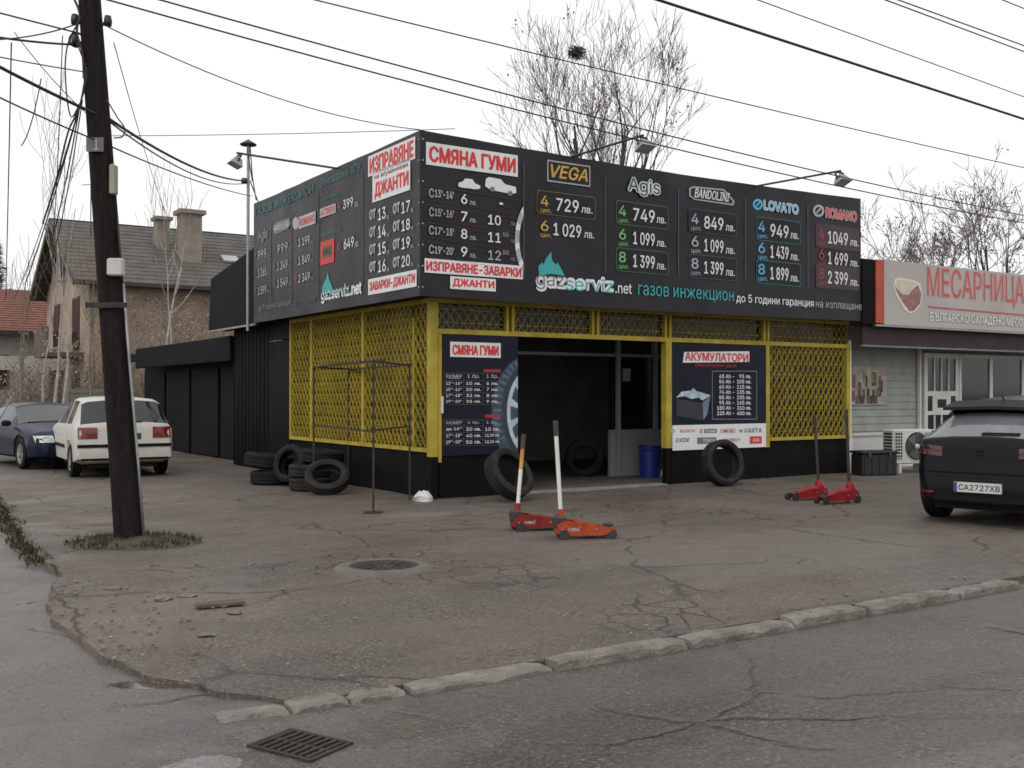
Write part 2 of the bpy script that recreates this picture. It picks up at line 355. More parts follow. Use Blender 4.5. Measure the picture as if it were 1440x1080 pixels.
# puddles, patches, manhole, drain
WATER = mat('puddle_water', (.035, .03, .022), .03, .2, 2, spec=.6)
WETM = mat('wet_mud', (.06, .05, .035), .25, .3, 5, .3, 20)
PATCHX = None and asphalt('patch_asphalt', (.10, .099, .096), (.12, .118, .115), 14, (.3, .5), crack=.3)
GRAVEL = mat('gravel_grey', (.07, .068, .064), .8, .5, 30, .8, 60)
def blob(name, pix, z, m, label, jit=.03, kind='structure', th=.0):
    rn = random.Random(len(pix) * 7 + int(pix[0][0])); pts = [Gp(a, b, z) for a, b in pix]; out = []
    for k in range(len(pts)):
        a, b = pts[k], pts[(k + 1) % len(pts)]
        for q in range(5):
            t = q / 5; p = a.lerp(b, t); p += Vector((rn.uniform(-jit, jit), rn.uniform(-jit, jit), 0)); out.append(p)
    mb = MB(); n = len(out)
    cx = sum((p for p in out), Vector()) / n
    mb.add([cx] + out, [(0, 1 + k, 1 + (k + 1) % n) for k in range(n)])
    o = mb.build(name, m); tag(o, label, kind=kind); return o
rn = random.Random(9)
def rock(name, p, r, m, label, cat='stone', flatk=.5, group=None):
    mb = MB(); vs = []; nn = 9; lv = [(-.2, .6), (0, 1), (.45, .9), (.8, .45)]
    for (h, q) in lv:
        for k in range(nn):
            a = 2 * math.pi * k / nn; rr = r * q * rn.uniform(.75, 1.15); vs.append((rr * math.cos(a) * 1.2, rr * math.sin(a) * .85, r * h * flatk * rn.uniform(.8, 1.15)))
    fs = [(i * nn + k, i * nn + (k + 1) % nn, (i + 1) * nn + (k + 1) % nn, (i + 1) * nn + k) for i in range(3) for k in range(nn)] + [tuple(3 * nn + k for k in range(nn))]
    mb.add(vs, fs); o = mb.build(name, m); o.location = p; o.rotation_euler = (0, 0, rn.uniform(0, 6)); tag(o, label, cat, group); return o
STN = mat('grey_stone', (.15, .14, .125), .85, .35, 9, .6, 30)
for (a, b, r, lb) in ((217, 798, .07, 'dark round stone right of the utility pole mound'), (42, 848, .035, 'small stone on the street left of the pavement corner'), (236, 770, .06, 'pale stone on the mound right of the utility pole'), (160, 828, .06, 'flat stone beside the broken hole below the utility pole'), (330, 862, .05, 'small stone beside the fallen plank'), (312, 852, .05, 'stone at the left end of the fallen plank'), (262, 838, .07, 'flat pale stone in the earth patch below the utility pole'), (230, 842, .08, 'broad flat stone in the middle of the earth patch'), (290, 893, .05, 'grey stone near the cracked corner of the forecourt')):
    rock('stone', Gp(a, b, -.012), r, STN if b > 800 else DSTEEL if r > .065 else STN, lb, flatk=.35)
tag(MB().cbox(-.17, .17, -.05, .05, 0, .03, c=.006).build('fallen_plank', mat('weathered_wood', (.09, .075, .06), .85, .4, 4, .4, 30)), 'weathered grey plank lying on the earth below the pole', 'plank')
o = bpy.data.objects['fallen_plank']; o.location = Gp(310, 852, -.012); o.rotation_euler = (0, 0, R(28))
mb = MB()                                                           # broken hole with rubble
for k in range(46):
    a = rn.uniform(0, 6.28); q = rn.uniform(0, 1) ** .6; p = Gp(112, 832, -.03) + Vector((math.cos(a) * .24 * q, math.sin(a) * .2 * q, 0)); s_ = rn.uniform(.012, .03)
    mb.cbox(-s_, s_, -s_ * .7, s_ * .7, -s_ * .4, s_ * .5, c=s_ * .25, M=Matrix.Translation(p) @ Matrix.Rotation(rn.uniform(0, 3), 4, 'Z') @ Matrix.Rotation(rn.uniform(-.4, .4), 4, 'X'))
tag(mb.build('rubble', GRAVEL), 'dark broken asphalt rubble in a hole below the utility pole', kind='stuff')
mb = MB(); rn2 = random.Random(41)
for k in range(430):
    u_ = rn2.random()
    if u_ < .2: g = Gp(rn2.gauss(215, 75), rn2.gauss(855, 32)); zz = -.012
    elif u_ < .7: yy = rn2.uniform(-7.5, 4); g = wor(lbound(yy) + abs(rn2.gauss(0, .25)), yy); zz = -.02
    elif u_ < .85: g = wor(rn2.uniform(-5, 9), -7.95 + abs(rn2.gauss(0, .12))); zz = -.016
    else: g = Gp(rn2.uniform(250, 1200), rn2.uniform(720, 880)); zz = .0
    s_ = rn2.uniform(.006, .022) * (.8 if u_ < .2 else .75)
    mb.cbox(-s_, s_, -s_ * .7, s_ * .7, -s_ * .3, s_ * .6, c=s_ * .3, M=Matrix.Translation((g.x, g.y, zz + .008)) @ Matrix.Rotation(rn2.uniform(0, 3), 4, 'Z') @ Matrix.Rotation(rn2.uniform(-.3, .3), 4, 'X'))
tag(mb.build('pebbles', mat('pebble_tan', (.10, .085, .068), .9, .4, 3, c2=(.24, .21, .175))), 'loose pebbles and grit scattered over the forecourt', kind='stuff')
# manhole
mh = empty('manhole', Gp(540, 797, .004), .3, 'sunken round manhole with a chipped concrete collar', 'manhole')
MB().lathe([(.30, .012), (.31, .022), (.37, .018), (.42, .004), (.45, -.03)], 40).build('collar', DCON, mh, True)
MB().lathe([(.001, .006), (.26, .006), (.27, .012), (.30, .012)], 40).build('cover', RUST, mh, True)
for k in range(12):
    a = k * math.pi / 6
    MB().bar((.09 * math.cos(a), .09 * math.sin(a), .006), (.24 * math.cos(a), .24 * math.sin(a), .006), .02, .012).build('cover_rib', RUST, mh)
# drain grate
g0, g1, g2 = Gp(352, 1056, ZR), Gp(402, 1022, ZR), Gp(490, 1042, ZR)
dr = empty('drain_grate', (g0 + g2) / 2 + Vector((0, 0, -.002)), math.atan2((g2 - g1).y, (g2 - g1).x), 'rusty iron drain grate sunk in the road by the kerb', 'drain grate')
wd, dp = .34, .24
part('pit_shade_plate', mat('pit_shade_black', (.004, .004, .004), 1, .1), dr, (-wd / 2, wd / 2, -dp / 2, dp / 2, -.05, .004))  # flat black plate stands in for the shaded hollow below the bars
for (b) in ((-wd / 2 - .02, wd / 2 + .02, -dp / 2 - .02, -dp / 2, -.05, .014), (-wd / 2 - .02, wd / 2 + .02, dp / 2, dp / 2 + .02, -.05, .014), (-wd / 2 - .02, -wd / 2, -dp / 2, dp / 2, -.05, .0135), (wd / 2, wd / 2 + .02, -dp / 2, dp / 2, -.05, .0135)): part('frame', RUST, dr, b)
for k in range(8):
    xx = -wd / 2 + .02 + k * (wd - .04) / 7; part('grate_bar', RUST, dr, (xx - .009, xx + .009, -dp / 2, dp / 2, .004, .016))
part('cross_bar', RUST, dr, (-wd / 2, wd / 2, -.012, .012, .0042, .012))

# grass round the pole and along the verge
def blades(name, areas, m, label, seed, hmin=.02, hmax=.07):
    rr = random.Random(seed); mb = MB()
    for (fn, cnt) in areas:
        for _ in range(cnt):
            p = fn(rr); h = rr.uniform(hmin, hmax); a = rr.uniform(0, 6.28); wv = Vector((math.cos(a), math.sin(a), 0)) * .005; ln = Vector((rr.uniform(-.6, .6), rr.uniform(-.6, .6), 1)) * h
            mb.add([p - wv, p + wv, p + ln], [(0, 1, 2)])
    o = mb.build(name, m); tag(o, label, kind='stuff'); return o
GRASS = mat('grass', (.045, .036, .018), .9, .5, 5, spec=.1, c2=(.034, .046, .014))
pb = Gp(182, 765)
def near_pole(r):
    while True:
        a = r.uniform(0, 6.28); q = r.uniform(.22, 1.08)
        if mnoise.noise(Vector((math.cos(a) * q * 2.6, math.sin(a) * q * 2.6, 4))) > -.12 - .2 * (1 - q): break
    return Vector((pb.x + .05 + math.cos(a) * .62 * q, pb.y - .02 + math.sin(a) * .5 * q, .02 + .05 * (1 - q)))
def verge(r):
    y = r.uniform(-2.9, 7); return wor(lbound(y) + r.uniform(-.16, .06) + .12 * mnoise.noise(Vector((y * 2, 5, 0))), y, -.06 + r.uniform(0, .05))
blades('grass', [(near_pole, 1500)], GRASS, 'short green grass growing round the foot of the utility pole', 3, .015, .085)
blades('grass', [(verge, 3600)], GRASS, 'ragged grass along the broken pavement edge by the side street', 5)
mb = MB(); nn = 22                                                  # earth mound at the pole foot
vs = []
for (q, h) in ((1, -.02), (.75, .035), (.45, .07), (.2, .085)):
    for k in range(nn):
        a = 2 * math.pi * k / nn; j = 1 + .25 * mnoise.noise(Vector((math.cos(a) * 2, math.sin(a) * 2, q * 2))); vs.append((pb.x + .06 + math.cos(a) * .72 * q * j, pb.y + math.sin(a) * .5 * q * j, h + .015 * mnoise.noise(Vector((k * .9, q * 9, 1)))))
mb.add(vs, [(i * nn + k, i * nn + (k + 1) % nn, (i + 1) * nn + (k + 1) % nn, (i + 1) * nn + k) for i in range(3) for k in range(nn)] + [tuple(3 * nn + k for k in range(nn))])
tag(mb.build('earth_mound', mat('mound_earth', (.06, .05, .034), .95, .4, 6, .8, 20), smooth=True), 'low mound of earth round the pole foot', kind='structure')

# ------------------------------------------------------------------ lettering
PEND = []
try: FONT = bpy.data.fonts.load(bpy.utils.system_resource('DATAFILES') + '/fonts/Inter.woff2')   # the sans face that ships with Blender
except Exception: FONT = None
def txt(parent, body, M, u0, u1, v0, v1, m, bold=.0, name='lettering', shear=0., lift=.006):
    c = bpy.data.curves.new('text', 'FONT'); c.body = body; c.resolution_u = 2; c.shear = shear
    if FONT: c.font = FONT
    o = bpy.data.objects.new('text', c); col.objects.link(o); PEND.append((o, parent, M, u0, u1, v0, v1, m, name, lift, bold))
from mathutils import geometry as mgeo
def glyph_faces(o, dg):
    """outlines of a text object -> (points, triangles), filled by the non-zero rule so that overlapping strokes do not punch holes"""
    ev = o.evaluated_get(dg); cu = ev.to_curve(dg); cons = []
    for sp in cu.splines:
        bp = sp.bezier_points; pts = []; n = len(bp)
        for i in range(n):
            a, b = bp[i], bp[(i + 1) % n]; d = b.co - a.co; tol = 1e-3 * max(d.length, 1e-6)
            st_ = (a.handle_right - a.co).cross(d).length < tol * d.length and (b.handle_left - b.co).cross(d).length < tol * d.length
            for q in ([a.co, b.co] if st_ else mgeo.interpolate_bezier(a.co, a.handle_right, b.handle_left, b.co, 5))[:-1]:
                if not pts or (Vector((q.x, q.y)) - pts[-1]).length > 1e-4: pts.append(Vector((q.x, q.y)))
        if len(pts) > 2 and (pts[0] - pts[-1]).length < 1e-4: pts.pop()
        if len(pts) > 2: cons.append([min(p.x for p in pts), max(p.x for p in pts), pts])
    ev.to_curve_clear(); cons.sort(key=lambda c: c[0]); groups = []
    for c in cons:
        if groups and c[0] < groups[-1][0] - 1e-5: groups[-1][0] = max(groups[-1][0], c[1]); groups[-1][1].append(c[2])
        else: groups.append([c[1], [c[2]]])
    V, T = [], []
    for _, loops in groups:
        vs = []; es = []; seg = []
        for l_ in loops:
            k0 = len(vs); vs += l_; es += [(k0 + k, k0 + (k + 1) % len(l_)) for k in range(len(l_))]; seg += list(zip(l_, l_[1:] + l_[:1]))
        rv, re_, rf, *_r = mgeo.delaunay_2d_cdt(vs, es, [], 0, 1e-6)
        n0 = len(V); V += [(p.x, p.y) for p in rv]
        for f in rf:
            cx = sum(rv[k].x for k in f) / len(f); cy = sum(rv[k].y for k in f) / len(f); wn = 0
            for a, b in seg:
                if a.y <= cy:
                    if b.y > cy and (b.x - a.x) * (cy - a.y) - (cx - a.x) * (b.y - a.y) > 0: wn += 1
                elif b.y <= cy and (b.x - a.x) * (cy - a.y) - (cx - a.x) * (b.y - a.y) < 0: wn -= 1
            if wn: T.append(tuple(n0 + k for k in f))
    return V, T
def flush_text():
    bpy.context.view_layer.update(); dg = bpy.context.evaluated_depsgraph_get()
    for (o, parent, M, u0, u1, v0, v1, m, name, lift, bold) in PEND:
        base_, pol = glyph_faces(o, dg)
        xs = [p[0] for p in base_]; ys = [p[1] for p in base_]
        a, b, c, d = min(xs), max(xs), min(ys), max(ys)
        q = bold * (v1 - v0) * 1.05; q = min(q, (u1 - u0) * .04)             # heavier weights: the same glyphs struck again a hair apart
        sh = [(0, 0)] if bold < .012 else [(-q, 0), (q, 0), (0, q * .8), (0, -q * .8)] if bold < .06 else [(q * math.cos(k_ * .7854), q * math.sin(k_ * .7854)) for k_ in range(8)]
        out = MB()
        for k_, (du, dv) in enumerate(sh):
            out.add([M @ Vector((u0 + q + (x_ - a) / max(b - a, 1e-4) * (u1 - u0 - 2 * q) + du, v0 + q + (y_ - c) / max(d - c, 1e-4) * (v1 - v0 - 2 * q) + dv, lift + .0002 * k_)) for x_, y_ in base_], pol)
        out.build(name, m, parent)
        cu = o.data; bpy.data.objects.remove(o); bpy.data.curves.remove(cu)
class Board:                                                         # a printed sheet; pixel marks are surveyed onto its plane
    def __init__(s, root, plane, off, du=0., dv=0.): s.r = root; s.pl = plane; s.off = off; s.M = (FRONT if plane == 'F' else LEFT)(off)
    def uv(s, px, py):
        if s.pl == 'F': return Fp(px, py, s.off)
        a, z = Lp(px, py, s.off); return (-a, z)
    def rect(s, x0, x1, y0, y1):
        xc, yc = (x0 + x1) / 2, (y0 + y1) / 2
        return s.uv(x0, yc)[0], s.uv(x1, yc)[0], s.uv(xc, y1)[1], s.uv(xc, y0)[1]
    def t(s, body, x0, x1, y0, y1, m, bold=.02, lift=.006, shear=0., name='lettering'):
        txt(s.r, body, s.M, *s.rect(x0, x1, y0, y1), m, bold, name, shear, lift)
    def plate(s, x0, x1, y0, y1, m, name='printed_panel', lift=.003, r=.0):
        u0, u1, v0, v1 = s.rect(x0, x1, y0, y1); s.pan(u0, u1, v0, v1, m, name, lift, r)
    def pan(s, u0, u1, v0, v1, m, name='printed_panel', lift=.003, r=0.):
        if r: pts = [(cx + r * math.cos(a), cy + r * math.sin(a)) for (cx, cy, a0) in ((u1 - r, v1 - r, 0), (u0 + r, v1 - r, 90), (u0 + r, v0 + r, 180), (u1 - r, v0 + r, 270)) for a in (R(a0), R(a0 + 45), R(a0 + 90))]
        else: pts = [(u0, v0), (u1, v0), (u1, v1), (u0, v1)]
        MB().prism(pts, .0012, lift, s.M).build(name, m, s.r)
    def frame(s, x0, x1, y0, y1, m, w_=.012, fill=None, name='price_box'):
        u0, u1, v0, v1 = s.rect(x0, x1, y0, y1); r = .05
        s.pan(u0, u1, v0, v1, m, name, .003, r)
        s.pan(u0 + w_, u1 - w_, v0 + w_, v1 - w_, fill or VINYL, name, .0042, r)
    def poly(s, pix, m, name='printed_panel', lift=.004):
        pts = [s.uv(a, b) for a, b in pix]
        if sum(a[0] * b[1] - b[0] * a[1] for a, b in zip(pts, pts[1:] + pts[:1])) < 0: pts.reverse()
        MB().prism(pts, .0012, lift, s.M).build(name, m, s.r)
    def line(s, x0, y0, x1, y1, wd, m, name='printed_line', lift=.003):
        a = Vector((*s.uv(x0, y0), 0)); b = Vector((*s.uv(x1, y1), 0)); d = (b - a).normalized(); q = Vector((-d.y, d.x, 0)) * wd / 2
        pts = [(p.x, p.y) for p in (a - q, b - q, b + q, a + q)]
        MB().prism(pts, .0012, lift, s.M).build(name, m, s.r)

# ------------------------------------------------------------------ the kiosk
OFF = .41
ks = kempty('tyre_shop_kiosk', 'black flat roofed tyre shop kiosk with yellow window grilles', 'kiosk')
DEPTH = 8.5; WID = 8.96
INT = mat('interior_wall', (.20, .20, .185), .85, .3, 1.5)
part('floor', mat('workshop_floor', (.10, .09, .08), .8, .35, 2, .3, 20), ks, (.05, WID - .05, .02, 6.0, -.1, .018))
part('wall', BLACK, ks, (0, .10, .1, 5.36, -.15, .66))                       # plinth under the left grille
part('wall', BLACK, ks, (6.74, WID, .0, .12, -.15, .66))                     # plinth under the right grille
part('wall', INT, ks, (WID - .1, WID, .12, 6.1, -.15, 2.9))
part('wall', INT, ks, (.1, WID - .1, 6.0, 6.12, -.15, 2.9))
part('ceiling', INT, ks, (0.1, WID - .1, .1, 6.0, 2.86, 2.95))
part('door_panel', BLACK, ks, (.10, 1.40, -.035, .03, .02, 2.3))
part('door_panel', BLACK, ks, (4.50, 6.70, -.035, .03, .02, 2.3))
part('door_sill', CONC, ks, (1.44, 4.32, -.12, .1, -.1, .024))
# black corrugated side wall behind the grille
def corrug(name, x, y0, y1, z0, z1, pitch, d, m, parent):
    vs = []; n = int((y1 - y0) / pitch * 4); 
    for k in range(n + 1):
        y = y0 + (y1 - y0) * k / n; q = (0, d, d, 0)[k % 4]; vs += [(x - q, y, z0), (x - q, y, z1)]
    return MB().add(vs, [(2 * k, 2 * k + 1, 2 * k + 3, 2 * k + 2) for k in range(n)]).build(name, m, parent)
corrug('corrugated_wall', 0.02, 6.55, 8.6, -.15, 2.86, .22, .03, BLACKM, ks)
part('side_door', BLACKM, ks, (-.01, .06, 5.40, 6.5, .02, 2.5)); part('side_door', BLACKM, ks, (.0, .05, 5.40, 6.5, 2.52, 2.86))
# roof box behind the banners and the eave soffit
part('roof', BLACKM, ks, (-.36, 8.80, -.36, 6.1, 2.86, 2.94), (-.30, 8.7, -.30, 6.1, 2.94, 3.3))
for k in range(8): part('parapet_post', DSTEEL, ks, (-.30 + k * 1.27, -.25 + k * 1.27, -.345, -.295, 3.3, 5.0))
for k in range(5): part('parapet_post', DSTEEL, ks, (-.345, -.295, .9 + k * 1.3, .95 + k * 1.3, 3.3, 5.0))
# posts and rails of yellow steel
def ybar(name, *b): return part(name, YEL, ks, b)
ybar('corner_post', -.045, .075, -.05, .07, .60, 2.86)
part('corner_post', BLACK, ks, (-.04, .07, -.045, .065, -.15, .60))
DIV = [1.30, 2.90, 4.41, 6.72]
for dv in DIV:
    for k in (-.065, .035): ybar('transom_post', dv + k, dv + k + .045, -.04, .03, 2.42, 2.86)
ybar('door_rail', .075, 8.96, -.055, .045, 2.352, 2.42)
ybar('top_rail', .075, 8.96, -.045, .03, 2.80, 2.862)
ybar('door_post', 4.35, 4.475, -.06, .06, .60, 2.352); part('door_post', BLACK, ks, (4.36, 4.47, -.05, .05, -.1, .60))
ybar('door_post', 6.685, 6.77, -.07, .04, .55, 2.352)
ybar('window_post', 8.87, 8.965, -.045, .04, .66, 2.352); ybar('window_rail', 6.77, 8.87, -.045, .03, .66, .715)
ybar('poster_frame', .076, .115, -.075, .0, .52, 2.345)
# left side frame
def lbar(name, y0, y1, z0, z1, d=.04): return part(name, YEL, ks, (-d, .03, y0, y1, z0, z1))
lbar('window_rail', .075, 5.36, .66, .715); lbar('top_rail', .075, 5.36, 2.80, 2.862)
for (a, b) in ((2.19, 2.255), (4.31, 4.37), (5.30, 5.36)): lbar('window_post', a, b, .715, 2.80)
lbar('window_post', .52, .555, .715, 2.6, .02)
# folded grilles: zig-zag flat strips standing edge-on, each panel one piece
GJ = random.Random(88)
def zig(name, axis, a0, a1, z0, z1, out, pitch=.135, ph=.0985, dep=.024, tk=.0068):
    mb = MB(); n = int((a1 - a0) / pitch); rows = int(round((z1 - z0) / ph)); ph = (z1 - z0) / rows; pitch = (a1 - a0) / n
    for i in range(n):
        c = a0 + (i + .5) * pitch
        for sgn in (-1, 1):
            pts = []
            for r in range(rows + 1):
                zz = z0 + r * ph; q = pitch / 2 if (r % 2 == 0) else .07 * pitch
                pts.append((c + sgn * (pitch / 2 - q * .93) + GJ.uniform(-.005, .005), zz + GJ.uniform(-.004, .004)))
            vs = []
            for (a, zz) in pts:
                for (da, do) in ((-tk, out), (tk, out), (tk, out + dep), (-tk, out + dep)):
                    vs.append((a + da, do, zz) if axis == 'x' else (do, a + da, zz))
            fs = [(4 * k + q, 4 * k + (q + 1) % 4, 4 * k + 4 + (q + 1) % 4, 4 * k + 4 + q) for k in range(rows) for q in range(4)]
            mb.add(vs, fs)
    for r in range(rows + 1):
        if r % 2 == 1 or r in (0, rows):
            zz = z0 + r * ph
            b = (a0, a1, out + .004, out + dep - .004, zz - .004, zz + .004) if axis == 'x' else (out + .004, out + dep - .004, a0, a1, zz - .004, zz + .004)
            mb.box(*b)
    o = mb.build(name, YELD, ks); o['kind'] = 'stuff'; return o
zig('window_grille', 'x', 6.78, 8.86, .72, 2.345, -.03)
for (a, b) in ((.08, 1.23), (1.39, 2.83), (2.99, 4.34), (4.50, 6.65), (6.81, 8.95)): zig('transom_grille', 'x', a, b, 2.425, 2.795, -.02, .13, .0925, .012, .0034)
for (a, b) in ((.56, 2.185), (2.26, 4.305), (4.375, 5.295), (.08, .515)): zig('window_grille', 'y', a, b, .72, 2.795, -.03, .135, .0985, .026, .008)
# glazing and what is displayed behind it
WG = glass('dirty_glass', (.02, .022, .02), .12, .5, alpha=.38)
part('window_pane', WG, ks, (6.77, 8.87, .05, .056, .72, 2.35))
for (a, b) in ((.08, 2.2), (2.25, 4.32), (4.36, 5.3)): part('window_pane', WG, ks, (.05, .056, a, b, .72, 2.80))
for (a, b) in ((.08, 1.25), (1.37, 2.85), (2.97, 4.36), (4.48, 6.67), (6.79, 8.95)): part('window_pane', WG, ks, (a, b, .05, .056, 2.43, 2.80))
rr = random.Random(12)
GOODS = [mat('goods_%s' % n_, c, .5, .3, 9) for n_, c in (('red', (.22, .02, .02)), ('blue', (.03, .07, .2)), ('green', (.04, .16, .06)), ('white', (.35, .34, .32)), ('black', (.015, .015, .015)), ('yellow', (.35, .25, .03)), ('orange', (.3, .09, .02)))]
for zz in (.9, 1.35, 1.8):
    part('display_shelf', INT, ks, (6.85, 8.8, .16, .5, zz - .03, zz))
    xx = 6.9
    while xx < 8.6:
        w_ = rr.uniform(.1, .24); h_ = rr.uniform(.14, .34); part('display_box', rr.choice(GOODS), ks, (xx, xx + w_, .2, .4, zz + .001, zz + h_)); xx += w_ + rr.uniform(.01, .08)
for zz in (.95, 1.5):
    part('display_shelf', INT, ks, (.2, .6, .2, 5.2, zz - .03, zz))
    yy = .3
    while yy < 5.0:
        w_ = rr.uniform(.12, .4); h_ = rr.uniform(.12, .4); part('display_box', rr.choice(GOODS), ks, (.25, .5, yy, yy + w_, zz + .001, zz + h_)); yy += w_ + rr.uniform(.02, .3)
# office partition inside the doorway
WOFF = mat('office_panel', (.24, .245, .245), .6, .1)
part('office_panel', WOFF, ks, (4.50, 6.3, 1.60, 1.66, .02, .85)); part('office_post', WOFF, ks, (4.62, 4.70, 1.54, 1.595, .02, 2.86)); part('office_post', WOFF, ks, (5.52, 5.60, 1.57, 1.67, .85, 2.86))
part('office_rail', WOFF, ks, (2.0, 6.3, 1.59, 1.65, 2.16, 2.21)); part('office_pane', glass('office_glass', (.01, .01, .012), .1, .5), ks, (4.5, 5.52, 1.62, 1.63, .85, 2.15))
part('notice', mat('notice_paper', (.3, .27, .26), .7, .2), ks, (4.80, 4.98, 1.608, 1.612, 1.72, 1.95))
part('inner_wall', mat('inner_green_wall', (.07, .08, .07), .8, .3, 2), ks, (1.2, 1.3, .4, 4, .02, 2.86))
part('workbench', DSTEEL, ks, (1.9, 3.6, 4.2, 5.0, .75, .85), (1.95, 2.05, 4.25, 4.35, .02, .75), (3.45, 3.55, 4.25, 4.35, .02, .75))

part('lift_post', mat('lift_blue', (.03, .05, .12), .5, .3), ks, (3.0, 3.25, 3.4, 3.65, .02, 2.6)); part('lift_arm', MATS['lift_blue'], ks, (2.2, 3.0, 3.45, 3.58, .25, .36))
for zz in (.5, 1.1, 1.7): part('storage_shelf', DSTEEL, ks, (3.4, 4.6, 5.4, 5.9, zz - .03, zz))
for k in range(12):
    xx = 3.45 + (k % 4) * .28; zz = (.5, 1.1, 1.7)[k // 4]; part('storage_box', GOODS[(k * 3) % 7], ks, (xx, xx + .2, 5.5, 5.8, zz + .001, zz + .2 + .05 * (k % 3)))
part('wall_sheet', mat('pinned_paper', (.4, .38, .35), .7, .2), ks, (2.0, 2.4, 5.99, 5.998, 1.3, 1.9), (2.6, 2.85, 5.99, 5.998, 1.5, 1.85))
# ------------------------------------------------------------------ banners
def sag(x):                                                          # the sheet's top edge dips between its ties
    return -.055 * math.sin(math.pi * max(0, min(1, (x + .41) / 9.2)))
def banner_sheet(root, M, u0, u1, z0, z1, dip, seed, m=VINYL):
    n, k = 64, 14; vs = []
    for j in range(k + 1):
        for i in range(n + 1):
            u = u0 + (u1 - u0) * i / n; t = j / k; d = dip(u)
            zz = z0 + d * .5 + (z1 + d - z0 - d * .5) * t
            wv = 0 if i in (0, n) else -abs(.03 * mnoise.noise(Vector((u * .9 + zz * .5, zz * 1.2 - u * .3, seed)))) - .003
            vs.append(M @ Vector((u, zz, wv)))
    for i in range(n + 1): vs.append(M @ Vector((u0 + (u1 - u0) * i / n, z0 + dip(u0 + (u1 - u0) * i / n) * .5, -.035)))
    for i in range(n + 1): vs.append(M @ Vector((u0 + (u1 - u0) * i / n, z1 + dip(u0 + (u1 - u0) * i / n), -.035)))
    fs = [(j * (n + 1) + i, j * (n + 1) + i + 1, (j + 1) * (n + 1) + i + 1, (j + 1) * (n + 1) + i) for j in range(k) for i in range(n)]
    b = (k + 1) * (n + 1); tp = b + n + 1
    fs += [(b + i, b + i + 1, i + 1, i) for i in range(n)] + [(k * (n + 1) + i, k * (n + 1) + i + 1, tp + i + 1, tp + i) for i in range(n)] + [(b + i + 1, b + i, tp + i, tp + i + 1) for i in range(n)]
    return MB().add(vs, fs).build('banner_sheet', m, root, smooth=True, angle=40)
fb = kempty('front_banner', 'long black price banner along the front eave of the kiosk', 'banner')
banner_sheet(fb, FRONT(OFF), -.41, 8.82, 2.84, 5.11, sag, 1.)
B = Board(fb, 'F', OFF)
B.plate(599, 728, 209, 240, WHITE); B.t('СМЯНА ГУМИ', 603, 725, 213, 236, REDP, .05)
# vehicle pictograms
B.poly([(644, 262), (645, 257), (651, 255), (654, 251), (664, 252), (668, 258), (675, 261), (675, 265), (671, 266), (666, 266), (660, 265), (650, 264)], WHITE, 'car_pictogram')
B.poly([(682, 262), (683, 252), (687, 249), (704, 252), (710, 259), (725, 263), (726, 271), (720, 273), (700, 269), (690, 267)], WHITE, 'car_pictogram')
for (a, b) in ((692, 266), (717, 272)): B.poly([(a + 3.6 * math.cos(q), b + 3.6 * math.sin(q)) for q in [k * .5236 for k in range(12)]], GREYP, 'car_pictogram', .0055)
for (lb, y0, n1, n2, y1) in (("13'-14'", 265, '6', None, 273), ("15'-16'", 291.5, '7', '10', 297.5), ("17'-18'", 317, '8', '11', 322), ("19'-20'", 344, '9', '12', 347)):
    B.t(lb, 611, 638, y0 + 3, y0 + 14, PALE, .03); B.t('C', 603, 610, y0, y0 + 13, PALE, .08)
    B.t(n1, 648, 657, y1, y1 + 14, WHITE, .03); B.t('лв.', 660, 670, y1 + 10, y1 + 15.5, PALE, .02)
    if n2: B.t(n2, 686, 704, y1 + 5, y1 + 19, PALE if n2 == '12' else WHITE, .02); B.t('лв.', 717, 726, y1 + 15, y1 + 20, GREYP, .02)
    if n2 in ('11', '12'): B.t('.50', 705, 715, y1 + 5, y1 + 11, PALE, .01)
    B.line(601, y0 - 4, 732, y0 + 17, .008, PLUM); B.line(601, y0 + 16, 732, y0 + 37, .006, PLUM)
B.t('-', 702, 707, 285, 288, WHITE, .03)
for k in range(11):                                                    # printed wheel at the banner's seam
    a0, a1 = R(125 + k * 10), R(135 + k * 10); cx, cy = 752, 337
    pts = [(cx + 28 * math.cos(a0), cy - 57 * math.sin(a0)), (cx + 28 * math.cos(a1), cy - 57 * math.sin(a1)), (cx + 22 * math.cos(a1), cy - 47 * math.sin(a1)), (cx + 22 * math.cos(a0), cy - 47 * math.sin(a0))]
    B.poly([(min(735.8, p[0]), p[1]) for p in pts], PALE if k % 3 else WHITE, 'wheel_print')
B.plate(597, 735, 368.5, 388, WHITE); B.t('ИЗПРАВЯНЕ-ЗАВАРКИ', 599, 733, 371.5, 385.5, REDP, .05)
B.plate(633, 697, 390.5, 408, WHITE); B.t('ДЖАНТИ', 636, 695, 393, 406, REDP, .05)
for (xx, y0, y1) in ((736.5, 228, 393), (851, 249, 383), (954, 264, 390), (1048, 278, 398), (1136, 288, 404)): B.plate(xx - .7, xx + .7, y0, y1, LINE, 'printed_line')
